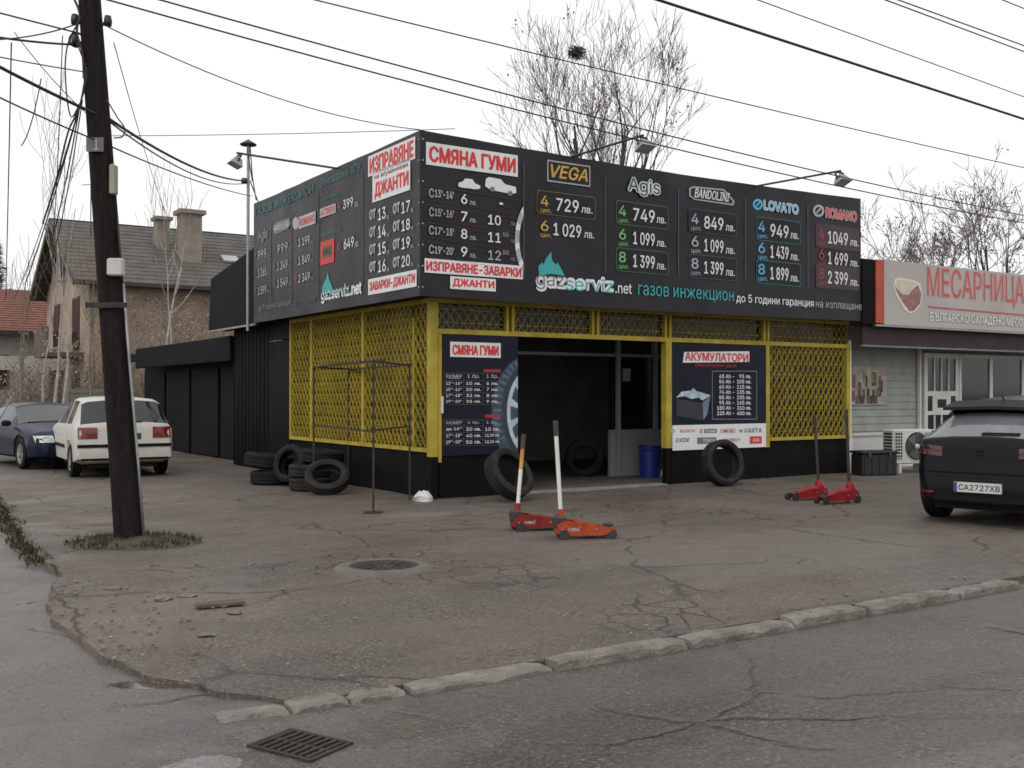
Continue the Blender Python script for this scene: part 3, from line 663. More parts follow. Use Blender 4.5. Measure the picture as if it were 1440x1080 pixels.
# one column per supplier
def column(x0, x1, nx, px_, lx, rows, m, dm, fills):
    for (n, p, y, boxed) in rows:
        if boxed: B.frame(x0, x1, y - 17, y + 16, dm, fill=fills)
        B.t(n, nx[0], nx[1], y - 14, y + 1, m, .02); B.t('цил.', nx[0], nx[1] + 4, y + 5, y + 11, m, .0)
        B.t(p, px_[0], px_[1], y - 9, y + 9, WHITE, .02); B.t('лв.', lx[0], lx[1], y + 3, y + 11, WHITE, .015)
DARKP = mat('price_box_fill', (.022, .023, .027), .5, .3, 2, spec=.16)
B.plate(769.5, 830, 229, 259, PALE); B.plate(771, 828.5, 231, 257, VINYL, lift=.0045); B.t('VEGA', 774, 826, 234, 253, GOLD, .03, .007, .25)
column(754.6, 837.6, (760, 771), (782, 813.6), (817, 833), [('4', '729', 289, 1)], GOLD, GOLDD, DARKP); column(0, 0, (760, 771), (778, 817), (821, 835), [('6', '1 029', 324, 0)], GOLD, GOLDD, DARKP)
B.t('Agis', 882, 929, 250.5, 277, WHITE, .08); B.t('Agis', 883, 928, 251.5, 276, GREEND, .02, .008)
column(866, 940, (870, 880), (890, 920.5), (923, 936), [('4', '749', 303, 1), ('6', '1 099', 336, 0), ('8', '1 399', 368, 1)], GREEN, GREEND, DARKP)
B.poly([(969, 265), (974, 262), (1018, 266), (1033, 283), (1031, 289), (976, 281), (969, 276)], PALE); B.poly([(971, 266), (975, 264), (1017, 268), (1030, 283), (1029, 286.5), (977, 279.5), (971, 275)], VINYL, lift=.0055)
B.t('BANDOLINI', 976, 1026, 268, 281, WHITE, .02, .008, .3)
column(968.6, 1036.7, (972, 982), (990, 1017), (1020, 1033), [('4', '849', 314, 1), ('6', '1 099', 346, 0), ('8', '1 399', 377, 1)], PALE, LINE, DARKP)
def ring(cx, cy, r, m, m2, txt_=None):
    B.poly([(cx + r * math.cos(q), cy + r * 1.1 * math.sin(q)) for q in [k * .3927 for k in range(16)]], m, 'logo_disc', .004)
    B.poly([(cx + r * .62 * math.cos(q), cy + r * .68 * math.sin(q)) for q in [k * .3927 for k in range(16)]], m2, 'logo_disc', .0055)
    B.line(cx - r * .4, cy + r * .4, cx + r * .4, cy - r * .5, .03, m, 'logo_disc', .007)
ring(1065.5, 287.5, 7, BLUEP, VINYL); B.t('LOVATO', 1073, 1123, 284, 299, WHITE, .09); B.t('LOVATO', 1073.5, 1122.5, 285, 298, BLUEP, .03, .008)
column(1063.6, 1126, (1066, 1075.5), (1083, 1108.6), (1111, 1123), [('4', '949', 325, 1), ('6', '1 439', 355, 0), ('8', '1 899', 385, 1)], BLUEP, TEALD, DARKP)
ring(1151, 296.5, 8, PALE, VINYL); B.t('ROMANO', 1160, 1205, 294, 310, PALE, .09); B.t('ROMANO', 1160.5, 1204.5, 295, 309, REDP, .02, .008)
column(1147, 1208, (1151, 1159), (1164, 1192), (1195, 1207), [('4', '1049', 335, 1), ('6', '1 699', 364, 0), ('8', '2 399', 391, 1)], REDD, PLUM, mat('plum_fill', (.03, .018, .024), .42, .3, 2))
B.poly([(758, 388), (757, 374), (763, 369), (764, 373), (768, 363), (775, 354), (776, 366), (781, 372), (784, 369), (790, 380), (794, 388), (786, 387), (776, 385), (768, 386)], TEAL, 'flame_logo')
B.t('gazserviz', 753, 863, 386, 413, WHITE, .07); B.t('gaz', 754, 793, 387.5, 408, GREYP, .01, .008); B.t('serviz', 795, 862, 391, 410.5, TEAL, .01, .008)
B.t('.net', 865, 888, 399, 413, WHITE, .015)
B.t('газов инжекцион', 897, 1031.7, 405, 423, TEAL, .01); B.t('до 5 години гаранция', 1035, 1144, 417, 431, WHITE, .012); B.t('на изплащане', 1147, 1212, 426, 436, PALE, .0)
for k in range(8): B.pan(-.385, -.365, 2.95 + k * .29, 2.97 + k * .29, PALE, 'eyelet', .006)

lb_ = kempty('side_banner', 'black price banner along the left side eave of the kiosk', 'banner')
banner_sheet(lb_, LEFT(OFF), -6.25, .405, 2.84, 5.11, lambda u: 0., 7.)
B2 = B; B = Board(lb_, 'L', OFF); DULLW = mat('dull_white_print', (.45, .45, .46), .5, .1)
B.plate(518, 584, 206, 236, WHITE); B.plate(524, 577, 232, 276, WHITE)
B.t('ИЗПРАВЯНЕ', 520, 582, 209, 233, REDP, .05); B.t('на алуминиеви', 527, 574, 238, 245, REDD, .02); B.t('ДЖАНТИ', 527, 575, 248, 273, REDP, .05)
for k, (n1, n2) in enumerate((('13', '17'), ('14', '18'), ('15', '19'), ('16', '20'))):
    y = 292 + k * 24.5; B.t('от', 520, 529, y + 2, y + 17, PALE, .07); B.t(n1, 532, 543, y, y + 17, WHITE, .02); B.t('лв.', 544, 548, y + 11, y + 16, PALE, 0)
    y = 283 + k * 25.3; B.t('от', 553, 563, y + 2, y + 17, PALE, .07); B.t(n2, 565, 577, y, y + 16, WHITE, .02); B.t('лв.', 578, 582, y + 10, y + 15, PALE, 0)
B.plate(518, 586, 386, 409, WHITE); B.t('ЗАВАРКИ-ДЖАНТИ', 520, 584, 390, 406, REDP, .05)
for (xx, y0, y1) in ((510, 240, 400), (447, 268, 420), (381, 310, 425), (410, 300, 422)): B.plate(xx - .4, xx + .4, y0, y1, LINE, 'printed_line')
B.t('Обновяване АГУ', 451, 507, 240, 252, TEALD, .01); B.t('обслужване', 453, 475, 275, 280, TEALD, 0)
B.plate(450, 472, 290, 303, DULLW); B.t('ATIKER', 451, 471, 292, 301, REDP, .03); B.t('4', 475, 480, 284, 294, REDD, .02); B.t('399', 483, 497, 279, 292, WHITE, .02); B.t('лв.', 499, 505, 284, 291, PALE, 0)
B.t('компютър', 453, 480, 325, 330, TEALD, 0); B.plate(451, 470, 338, 371, REDP); B.plate(454, 467, 345, 362, GOLDD, lift=.005); B.t('BRC', 455, 466, 349, 358, VINYL, .02, .007)
B.t('6', 475, 480, 339, 351, REDD, .02); B.t('649', 484, 498, 334, 349, WHITE, .02); B.t('лв.', 499, 505, 340, 347, PALE, 0)
B.poly([(453, 412), (454, 402), (459, 392), (461, 383), (463, 392), (467, 402), (468, 410)], TEAL, 'flame_logo'); B.t('gazserviz.net', 452, 509, 400, 423, WHITE, .05); B.t('gazserviz', 453, 492, 403, 420, TEALD, .0, .008)
B.t('ГАЗОВ ИНЖЕКЦИОН', 359, 441, 276, 290, TEALD, .015)
B.t('Agis', 363, 377, 322, 341, GREYP, .05); B.poly([(384, 320), (388, 313), (407, 306), (409, 315), (405, 322), (386, 330)], GREYP); B.t('BANDOLINI', 386, 406, 314, 322, WHITE, .0, .007)
B.plate(420, 444, 301, 318, DULLW); B.t('ROMANO', 421, 443, 304, 315, REDP, .03); B.poly([(416 + 4.5 * math.cos(q), 314 + 9 * math.sin(q)) for q in [k * .5236 for k in range(12)]], PALE, 'logo_disc')
for (x0, x1, ys, ps, m_) in ((363, 375, (351, 377, 402), ('999', '1 265', '1 599'), PALE), (390, 405, (342, 367, 391), ('999', '1 249', '1 549'), PALE), (420, 436, (333, 359, 384), ('1 199', '1 849', '2 349'), DULLW)):
    for yy, p_ in zip(ys, ps):
        B.t(p_, x0, x1, yy, yy + 12, m_, .02); B.t('лв.', x1 + 1, x1 + 5, yy + 5, yy + 10, GREYP, 0); B.t('4' if yy == ys[0] else '6' if yy == ys[1] else '8', x0 - 5, x0 - 2, yy, yy + 11, REDD if x0 == 420 else GREEND, .02)
B.t('до 5 години гаранция', 364, 409, 425, 435, GREYP, 0); B.t('на изплащане', 412, 444, 420, 429, LINE, 0)
for k in range(8): B.pan(.36, .38, 2.95 + k * .29, 2.97 + k * .29, PALE, 'eyelet', .006)

# ------------------------------------------------------------------ door posters
def poster(name, label, x0, x1, z0, z1, m):
    r = kempty(name, label, 'poster'); mb = MB(); mb.box(x0, x1, -.058, -.05, z0, z1); mb.build('sheet', m, r); return r
p1 = poster('tyre_price_poster', 'dark poster of tyre change prices beside the doorway', .12, 1.425, .61, 2.345, NAVY)
B = Board(p1, 'F', .0585)
def clipx(pts, xm):
    out = []
    for a, b in zip(pts, pts[1:] + pts[:1]):
        if a[0] <= xm: out.append(a)
        if (a[0] - xm) * (b[0] - xm) < 0: t = (xm - a[0]) / (b[0] - a[0]); out.append((xm, a[1] + (b[1] - a[1]) * t))
    return out
def arc(cx, cz, r0, r1, a0, a1, n=30): return [(cx + r1[0] * math.cos(a0 + (a1 - a0) * k / n), cz + r1[1] * math.sin(a0 + (a1 - a0) * k / n)) for k in range(n + 1)] + [(cx + r0[0] * math.cos(a1 + (a0 - a1) * k / n), cz + r0[1] * math.sin(a1 + (a0 - a1) * k / n)) for k in range(n + 1)]
XM = 1.42
def prt(pts, m, lift):
    pts = [(a, max(.615, b)) for a, b in clipx(pts, XM)]
    if len(pts) > 2: MB().prism(pts, .0012, lift, B.M).build('wheel_print', m, p1)
prt(arc(1.62, 1.22, (.01, .01), (.66, .84), R(100), R(262)), NAVYT, .0028)
prt(arc(1.62, 1.22, (.40, .64), (.47, .72), R(90), R(270)), mat('tyre_sidewall_print', (.02, .03, .045), .5, .3, 5), .0036)
RIMP = mat('rim_print', (.45, .50, .54), .5, .25, 8)
prt(arc(1.62, 1.22, (.33, .56), (.39, .63), R(90), R(270)), RIMP, .0044)
for a in (128, 163, 198, 232): prt(arc(1.62, 1.22, (.05, .05), (.36, .60), R(a - 5), R(a + 7), 4), RIMP, .005)
for k in range(14): prt(arc(1.62, 1.22, (.50, .74), (.63, .82), R(104 + k * 8), R(107 + k * 8), 2), mat('tread_print', (.09, .14, .18), .5, .3, 9), .0040)
B.plate(633, 704, 481.5, 502.5, WHITE); B.t('СМЯНА ГУМИ', 636, 701, 485, 500, REDP, .05)
def table(xs, ys, rows):
    for y in ys: B.line(xs[0], y, xs[-1], y + .6, .007, LINE, lift=.0062)
    for x_ in xs: B.line(x_, ys[0], x_, ys[-1], .007, LINE, lift=.0064)
    for r_, row in enumerate(rows):
        for c_, s_ in enumerate(row):
            w_ = min(.8, .13 * len(s_)) * (xs[c_ + 1] - xs[c_]); xc = (xs[c_] + xs[c_ + 1]) / 2
            if s_: B.t(s_, xc - w_ / 2, xc + w_ / 2, ys[r_] + 2, ys[r_ + 1] - 2.2, WHITE if r_ else PALE, .02, .008)
table((624, 652, 679, 705), (524.5, 535, 543.5, 552, 560.5, 568.5), (('РАЗМЕР', '1 бр.', '1 бр.'), ("13''-14''", '10 лв.', '6 лв.'), ("15''-16''", '20 лв.', '7 лв.'), ("17''-18''", '32 лв.', '8 лв.'), ("19''-20''", '35 лв.', '9 лв.')))
table((624, 652, 679, 705), (590, 599, 608, 617, 626), (('РАЗМЕР', '4 бр.', '1 бр.'), ("до 16''", '30 лв.', '10 лв.'), ("17''-18''", '40 лв.', '11,50 лв.'), ("19''-20''", '50 лв.', '12,50 лв.')))
B.plate(680, 704, 519.5, 523.5, REDD, lift=.006); B.plate(682, 704, 583, 587.5, REDD, lift=.006)
part('door_handle', WPAINT, p1, (.10, .13, -.10, -.0585, 1.22, 1.46))
p2 = poster('battery_poster', 'dark poster of car battery prices with a white logo strip', 4.485, 6.705, .555, 2.34, NAVY)
B = Board(p2, 'F', .0585)
B.pan(4.487, 6.703, .557, .975, WHITE, 'logo_strip')
B.poly([(960, 510), (962, 495), (1053.5, 494), (1053.5, 509)], WHITE); B.t('АКУМУЛАТОРИ', 963, 1052, 496, 508.5, REDP, .05); B.t('ОРИГИНАЛНИ ЦЕНИ', 977, 1035, 512, 517, REDD, .02)
for (a, b, c, d) in ((1001.6, 522, 1064, 522), (1064, 522, 1064, 589.5), (1064, 589.5, 1001.6, 589.5), (1001.6, 589.5, 1001.6, 522)): B.line(a, b, c, d, .014, GREYP)
for k, (a, b) in enumerate((('45 Ah -', '95 лв.'), ('56 Ah -', '105 лв.'), ('60 Ah -', '115 лв.'), ('74 Ah -', '135 лв.'), ('85 Ah -', '155 лв.'), ('95 Ah -', '165 лв.'), ('180 Ah -', '310 лв.'), ('225 Ah -', '400 лв.'))):
    y = 526.5 + k * 7.4; B.t(a, 1011 - (3 if k > 5 else 0), 1032, y, y + 5.4, WHITE, .03); B.t(b, 1036 if k else 1039, 1056, y, y + 5.4, WHITE, .03)
B.poly([(951, 561), (951.5, 583), (953, 585), (989, 591), (996, 582), (998.5, 557), (988, 567)], mat('battery_side_print', (.02, .022, .035), .5, .2), lift=.003)
B.poly([(988, 566), (989, 590.5), (994, 583), (998.5, 557)], mat('battery_end_print', (.13, .19, .24), .5, .3, 8), lift=.0045)
B.poly([(951, 559), (958, 551), (972, 549), (975, 545.5), (979, 550), (990, 553), (999, 556), (988, 563), (982, 559), (972, 561), (962, 557)], mat('battery_top_print', (.40, .50, .54), .5, .4, 9), lift=.005)
B.t('BOSCH', 956, 977, 603.5, 608, REDP, .03); B.poly([(946 + 3 * math.cos(k * .7854), 606 + 3 * math.sin(k * .7854)) for k in range(8)], PALE, 'logo_disc')
B.plate(990, 1008, 603, 609, GREYP, lift=.0045); B.t('Rombat', 992, 1006, 604, 608, WHITE, .02, .007); B.plate(984, 988, 603, 609, GOLD, lift=.0045)
B.plate(1012, 1034, 602.5, 609, mat('pink_print', (.6, .42, .45), .5, .1), lift=.0045); B.t('W', 1017, 1023, 604, 608, VINYL, .03, .007); B.t('E', 1026, 1030, 604, 608, REDP, .03, .007)
B.t('VARTA', 1046, 1071, 602, 608.5, NAVYT, .02); B.t('w', 1039, 1044, 604, 608, NAVYT, .04)
B.t('EXIDE', 950, 970, 616, 621.5, VINYL, .02, shear=.3); B.plate(980, 1007, 615, 624, GREYP, lift=.0045); B.t('TOPLA', 988, 1005, 617, 622, WHITE, .02, .007); B.t('ENERGY', 1017, 1042, 616.5, 621, GREYP, .03, shear=.4)
B.plate(1054, 1071, 613.5, 624, REDP, lift=.0045); B.t('AGM', 1058, 1067, 616.5, 621, WHITE, .02, .007)
B = B2

# ------------------------------------------------------------------ roof extension, garages behind
gr = kempty('garage_row', 'low black sheet metal garages behind the kiosk', 'garage', 0, 8.6)
part('wall', BLACKM, gr, (.5, .62, 0, 9.4, -.15, 2.35))
for k in range(4):
    y0 = .15 + k * 2.3; part('garage_door', BLACKM, gr, (.43, .5, y0, y0 + 2.1, .03, 2.1))
a0, zz0 = Lp(205, 495, .1); 
part('fascia', BLACK, gr, (-.10, 0, .0, 8.0, 2.18, 2.72), c=.02); part('roof', BLACKM, gr, (0, 4, .0, 9.4, 2.4, 2.6)); part('wall', BLACKM, gr, (.62, 4, 9.28, 9.4, -.15, 2.4))
ex = kempty('roof_canopy', 'sloping black canopy box at the rear end of the side banner', 'canopy')
MB().prism([(6.27, 2.84), (9.2, 2.84), (9.05, 3.93), (6.27, 4.30)], -.06, .36, Matrix(((0, 0, -1, 0), (1, 0, 0, 0), (0, 1, 0, 0), (0, 0, 0, 1)))).build('panel', BLACK, ex)
part('flashing', STEEL, ex, (-.375, -.33, 6.27, 9.22, 2.80, 2.838))
part('roof', BLACKM, ex, (.07, 3.5, 6.27, 9.0, 2.87, 3.0))

# ------------------------------------------------------------------ butcher's shop to the right
ms = kempty('butcher_shop', 'low pale green clapboard butcher shop beside the kiosk', 'shop', 9.0, 0)
MB_ = MB()
CLAP = mat('pale_green_boards', (.31, .325, .295), .7, .15, 4, .1, 30)
YW = .55                                                             # the wall stands back from the fascia
k = 0; zz = .75
while zz < 2.35:
    for (a, b) in ((.02, 2.9), (5.9, 9)):
        MB().add([(a, YW, zz), (b, YW, zz), (b, YW + .02, zz + .148), (a, YW + .02, zz + .148), (a, YW + .03, zz), (b, YW + .03, zz)], [(0, 1, 2, 3), (0, 4, 5, 1)]).build('clapboard', CLAP, ms)
    zz += .145
part('wall', CLAP, ms, (0, 9, YW + .03, YW + .2, -.15, 2.9)); part('plinth', WPAINT, ms, (0, 2.9, YW - .02, YW + .03, -.15, .66)); part('plinth_ledge', WPAINT, ms, (-.02, 2.91, YW - .06, YW + .03, .66, .72))
part('corner_post', WPAINT, ms, (-.03, .06, -.02, YW, -.15, .66), (-.03, .03, -.02, .03, .66, 2.5))
part('plinth', WPAINT, ms, (2.9, 9, YW - .02, YW + .03, -.15, .5))
part('roof', DSTEEL, ms, (0, 9.5, -.36, 6, 2.84, 2.92)); part('wall', INT, ms, (9, 9.2, YW, 6, -.15, 2.84))
part('awning_valance', mat('maroon_awning', (.035, .018, .017), .7, .3, 3), ms, (0, 9.4, -.30, -.24, 2.42, 2.83)); part('awning_edge', GREYP, ms, (0, 9.4, -.31, -.23, 2.38, 2.415))
# white barred door standing open a little
sdr = MB(); 
def sb(name, *b, m=WPAINT): return part(name, m, ms, b)
DX = 2.98; 
DKG = glass('shop_glass', (.012, .013, .014), .08, .5)
for (a, b) in ((DX, DX + .10), (DX + 1.08, DX + 1.18)): sb('door_stile', a, b, YW - .07, YW - .01, .3, 2.35)
for (a, b) in ((2.25, 2.35), (1.45, 1.55), (1.05, 1.13), (.30, .40)): sb('door_rail', DX + .1, DX + 1.08, YW - .069, YW - .011, a, b)
for k in range(3): 
    xx = DX + .10 + .245 * (k + 1); sb('glazing_bar', xx - .017, xx + .017, YW - .067, YW - .013, .40, 1.05); sb('glazing_bar', xx - .017, xx + .017, YW - .067, YW - .013, 1.55, 2.25)
sb('glazing_bar', DX + .1, DX + 1.08, YW - .066, YW - .014, .72, .75); sb('door_hatch', DX + .28, DX + .90, YW - .065, YW - .015, 1.13, 1.45); sb('hatch_opening', DX + .44, DX + .74, YW - .072, YW - .0651, 1.2, 1.38, m=DKG)
sb('door_pane', DX + .1, DX + 1.08, YW - .045, YW - .04, .40, 2.25, m=DKG)
for (a, b) in ((DX + 1.22, DX + 1.30), (DX + 2.35, DX + 2.45), (DX + 3.6, DX + 3.7)): sb('window_post', a, b, YW - .06, YW - .005, .5, 2.35)
sb('window_head', DX + 1.30, DX + 3.6, YW - .059, YW - .006, 2.27, 2.35); sb('window_sill', DX + 1.30, DX + 3.6, YW - .09, YW - .006, .5, .58)
sb('window_pane', DX + 1.30, DX + 3.6, YW - .03, YW - .025, .58, 2.27, m=DKG)
sb('drain_pipe', 2.80, 2.86, YW - .08, YW - .02, .72, 2.6)
mp_ = kempty('meat_poster', 'faded collage poster of sausages on the clapboard wall', 'poster', 9.0, 0)
rr = random.Random(31); PB = Board(mp_, 'F', -YW + .02)
PB.pan(.68 , 1.80, 1.27, 2.05, mat('poster_paper', (.36, .34, .28), .6, .3, 6), 'sheet', .008)
PC = [mat('poster_%d' % i, c, .6, .5, 14) for i, c in enumerate(((.09, .05, .04), (.2, .09, .08), (.25, .24, .08), (.05, .045, .05), (.16, .12, .09)))]
for k in range(26):
    a = rr.uniform(.70, 1.66); b = rr.uniform(1.30, 1.72) if k < 18 else 1.3; h_ = rr.uniform(.15, .28) if k < 18 else .16
    PB.pan(a, a + rr.uniform(.05, .12), b, b + h_, rr.choice(PC), 'poster_image', .0082 + k * .0004)
sg = kempty('butcher_sign', 'long pale fascia sign with red butcher lettering', 'sign', 0, 0)
part('panel', mat('sign_cream', (.42, .385, .365), .5, .08, 1.2), sg, (9.42, 17.5, -.46, -.36, 2.80, 4.02)); part('end_band', mat('orange_red_band', (.42, .06, .025), .5, .2), sg, (9.19, 9.42, -.465, -.36, 2.82, 4.005)); part('filler', BLACK, sg, (8.83, 9.188, -.44, -.36, 2.80, 4.0)); part('trim', STEEL, sg, (9.2, 17.5, -.455, -.36, 2.76, 2.798))
B = Board(sg, 'F', .4615)
SRED = mat('sign_red', (.47, .085, .09), .5, .15); SPINK = mat('sign_halo', (.55, .33, .28), .5, .15)
B.t('МЕСАРНИЦА', 1303.5, 1440.5, 380.5, 430, SPINK, .03, .004); B.t('МЕСАРНИЦА', 1304, 1440, 382, 429, SRED, .0, .007)
B.line(1305, 431.5, 1442, 443.5, .035, SRED); B.t('БЪЛГАРСКО ОХЛАДЕНО МЕСО', 1307.5, 1438, 443, 458, mat('sign_shadow_green', (.26, .28, .22), .5, .1), .07, .004); B.t('БЪЛГАРСКО ОХЛАДЕНО МЕСО', 1308, 1437.5, 443.5, 457.5, WHITE, .012, .007)
B.poly([(1256.5, 403), (1258, 393), (1264, 390), (1285, 394), (1294, 399), (1296.5, 412), (1295, 428), (1287, 438), (1280, 441), (1272, 436), (1266, 425), (1260, 415)], mat('sign_white', (.66, .64, .58), .5, .1), 'ham_picture', .003)
B.poly([(1258, 401), (1262, 393), (1284, 396), (1291, 400), (1284, 409), (1277, 414), (1268, 412)], mat('ham_fat', (.55, .50, .38), .5, .15, 10), 'ham_picture', .005)
B.poly([(1258, 403), (1268, 413), (1277, 415), (1283, 407), (1291, 401), (1295.5, 413), (1293.5, 427), (1285, 437), (1279, 438), (1270, 426), (1264, 416)], mat('ham_meat', (.28, .13, .11), .5, .5, 14), 'ham_picture', .006)

# ------------------------------------------------------------------ air conditioner and crate by the butcher's
def ac():
    p = Gp(1276, 664, 0)
    r = empty('air_conditioner', p, R(18), 'white outdoor air conditioner unit standing by the butcher door', 'air conditioner')
    M1 = CREAM; part('casing', M1, r, (-.44, .44, -.17, .17, .17, .82), c=.02)
    for xx in (-.34, .28): part('foot', M1, r, (xx, xx + .06, -.19, .19, 0, .17))
    cx, cz = .08, .50; rad = .265
    mb = MB(); RM = Matrix.Translation((cx, -.172, cz)) @ Matrix.Rotation(R(90), 4, 'X')
    mb.lathe([(rad, 0), (rad + .012, .012), (rad + .02, 0)], 36, RM).build('fan_ring', M1, r, True)
    MB().lathe([(.001, .003), (rad, .003)], 36, RM).build('fan_well', mat('fan_dark', (.02, .02, .02), .6, .2), r)
    for k in range(3):
        a = k * 2.094; mb = MB(); mb.add([RM @ Vector((rr_ * math.cos(a + da), rr_ * math.sin(a + da), .006 + dz)) for (rr_, da, dz) in ((.05, 0, 0), (.24, -.35, 0), (.25, .45, .006), (.05, .9, .006))], [(0, 1, 2, 3)]); mb.build('fan_blade', mat('fan_grey', (.09, .09, .09), .5, .2), r)
    MB().lathe([(.001, .03), (.045, .026), (.05, .01)], 20, RM).build('fan_hub', M1, r, True)
    for rr_ in (.10, .14, .18, .22): MB().lathe([(rr_, .016), (rr_ + .004, .02), (rr_ + .008, .016)], 32, RM).build('fan_guard', mat('guard_grey', (.16, .16, .16), .5, .2), r)
    for k in range(8): part('fan_guard', MATS['guard_grey'], r, (cx - .002, cx + .002, -.195, -.188, cz - .26, cz + .26)) if k == 0 else None
    part('side_grille', mat('fan_dark', (.02, .02, .02)), r, (-.443, -.4395, -.12, .12, .24, .78), (-.42, -.25, -.1735, -.1695, .26, .78))
    for k in range(9): z_ = .28 + k * .06; part('grille_slat', M1, r, (-.43, -.24, -.18, -.1738, z_, z_ + .014)); part('grille_slat', M1, r, (-.45, -.4432, -.13, .13, z_, z_ + .014))
    for k in range(4): part('grille_slat', M1, r, (-.42 + k * .056, -.41 + k * .056, -.182, -.1802, .27, .78))
    o = part('logo', mat('logo_blue', (.03, .08, .30), .4, .1), r, (.27, .42, -.174, -.1705, .70, .755)); txt(r, 'SAMSUNG', FRONT(.1745), .285, .405, .715, .74, WHITE, .02, lift=.001)
ac()
cr = empty('tool_crate', Gp(1229, 668, 0), R(14), 'black plastic crate on the ground left of the air conditioner', 'crate')
part('body', mat('black_plastic', (.012, .012, .013), .5, .3), cr, (-.36, .36, -.2, .2, .0, .40), c=.025); part('lid', MATS['black_plastic'], cr, (-.375, .375, -.215, .215, .40, .45), c=.012)
for xx in (-.22, .2): part('latch', DSTEEL, cr, (xx - .03, xx + .03, -.225, -.2005, .33, .43))
for k in range(5): part('rib', MATS['black_plastic'], cr, (-.32 + k * .15, -.29 + k * .15, -.212, -.2002, .04, .36))

# ------------------------------------------------------------------ tyres
def tyre_mesh(r, wd, ri):
    s = wd / 2; pr = [(ri, -s * .72), (ri + .012, -s * .85), ((r + ri) / 2, -s), (r - .035, -s * .93), (r - .010, -s * .78)]
    nb = 7
    for k in range(nb + 1):
        z = -s * .74 + 2 * s * .74 * k / nb; g = k in (2, 5)
        if g: pr += [(r, z - .008), (r - .009, z - .005), (r - .009, z + .005), (r, z + .008)]
        else: pr.append((r, z))
    pr += [(r - .010, s * .78), (r - .035, s * .93), ((r + ri) / 2, s), (ri + .012, s * .85), (ri, s * .72), (ri + .03, s * .6), (r - .04, s * .5), (r - .028, 0), (r - .04, -s * .5), (ri + .03, -s * .6)]
    return MB().lathe(pr, 44, None, True)
TM = {}
def tyre(p, label, r=.33, wd=.215, ri=.21, tilt=0., az=0., m=RUB, z=None, group=None, spin=0.):
    key = (r, wd, ri, m.name)
    if key not in TM:
        o = tyre_mesh(r, wd, ri).build('tyre', m, None, True, 38); TM[key] = o.data
    else: o = bpy.data.objects.new('tyre', TM[key]); col.objects.link(o)
    # tilt 0 = lying flat; 90 = standing, axle along azimuth az
    o.matrix_world = Matrix.Translation(p) @ Matrix.Rotation(az, 4, 'Z') @ Matrix.Rotation(tilt, 4, 'Y') @ Matrix.Rotation(spin, 4, 'Z')
    tag(o, label, 'tyre', group); return o
# standing ones: centre height from tilt so that the lowest edge rests on the ground
def stand(px, py, label, r, wd, ri, tilt, az, m=RUB):
    g = Gp(px, py); t = R(tilt); zc = r * math.sin(t) + wd / 2 * math.cos(t) * .9
    return tyre(Vector((g.x, g.y, zc)), label, r, wd, ri, t, az, m)
# the two leaning on the door panels
tL = wor(.80, -.78); tyre(Vector((tL.x, tL.y, .375)), 'worn tyre leaning back at a slant under the tyre price poster', .375, .24, .265, R(58), TH - R(75), RUBW)
tR = wor(4.98, -.72); tyre(Vector((tR.x, tR.y, .375)), 'tyre standing upright against the panel under the battery poster', .375, .22, .27, R(78), TH - R(95), RUBW)
TG = None
def at(px, py, h): g = Gp(px, py); return Vector((g.x, g.y, h))
a = at(383, 680, 0); tyre(Vector((a.x, a.y, .11)), 'lower tyre of the leftmost pile beside the side grille', .36, .22, .22)
tyre(Vector((a.x - .08, a.y + .1, .37)), 'wide upper tyre tipped on the leftmost pile beside the side grille', .40, .24, .24, R(7), R(20))
a = at(437, 689, 0); tyre(Vector((a.x, a.y, .10)), 'bottom tyre of the right pile under the side grille', .33, .20, .20, m=RUBW)
tyre(Vector((a.x - .02, a.y + .05, .305)), 'middle tyre of the right pile under the side grille', .33, .20, .20, m=RUBW)
tyre(Vector((a.x + .12, a.y + .35, .50)), 'flat top tyre of the right pile under the side grille', .34, .22, .20, R(5), 0.)
a = at(408, 684, 0); tyre(Vector((a.x, a.y + .05, .36)), 'tyre wedged upright between the two piles', .31, .19, .20, R(74), R(-120))
a = at(456, 694, 0); tyre(Vector((a.x + .05, a.y - .05, .25)), 'front tyre propped at a slant on the right pile', .33, .19, .215, R(38), R(-82), RUBW)
# inside the doorway
wi = wor(4.15, 1.9); tyre(Vector((wi.x, wi.y, .34)), 'dark wheel standing inside the doorway by the office post', .34, .22, .21, R(86), TH + R(60))
for k in range(4):
    wi = wor(2.5, 2.9); tyre(Vector((wi.x, wi.y, .13 + k * .225)), ('lowest', 'second', 'third', 'topmost')[k] + ' tyre of the dark stack inside the doorway', .34, .22, .21)

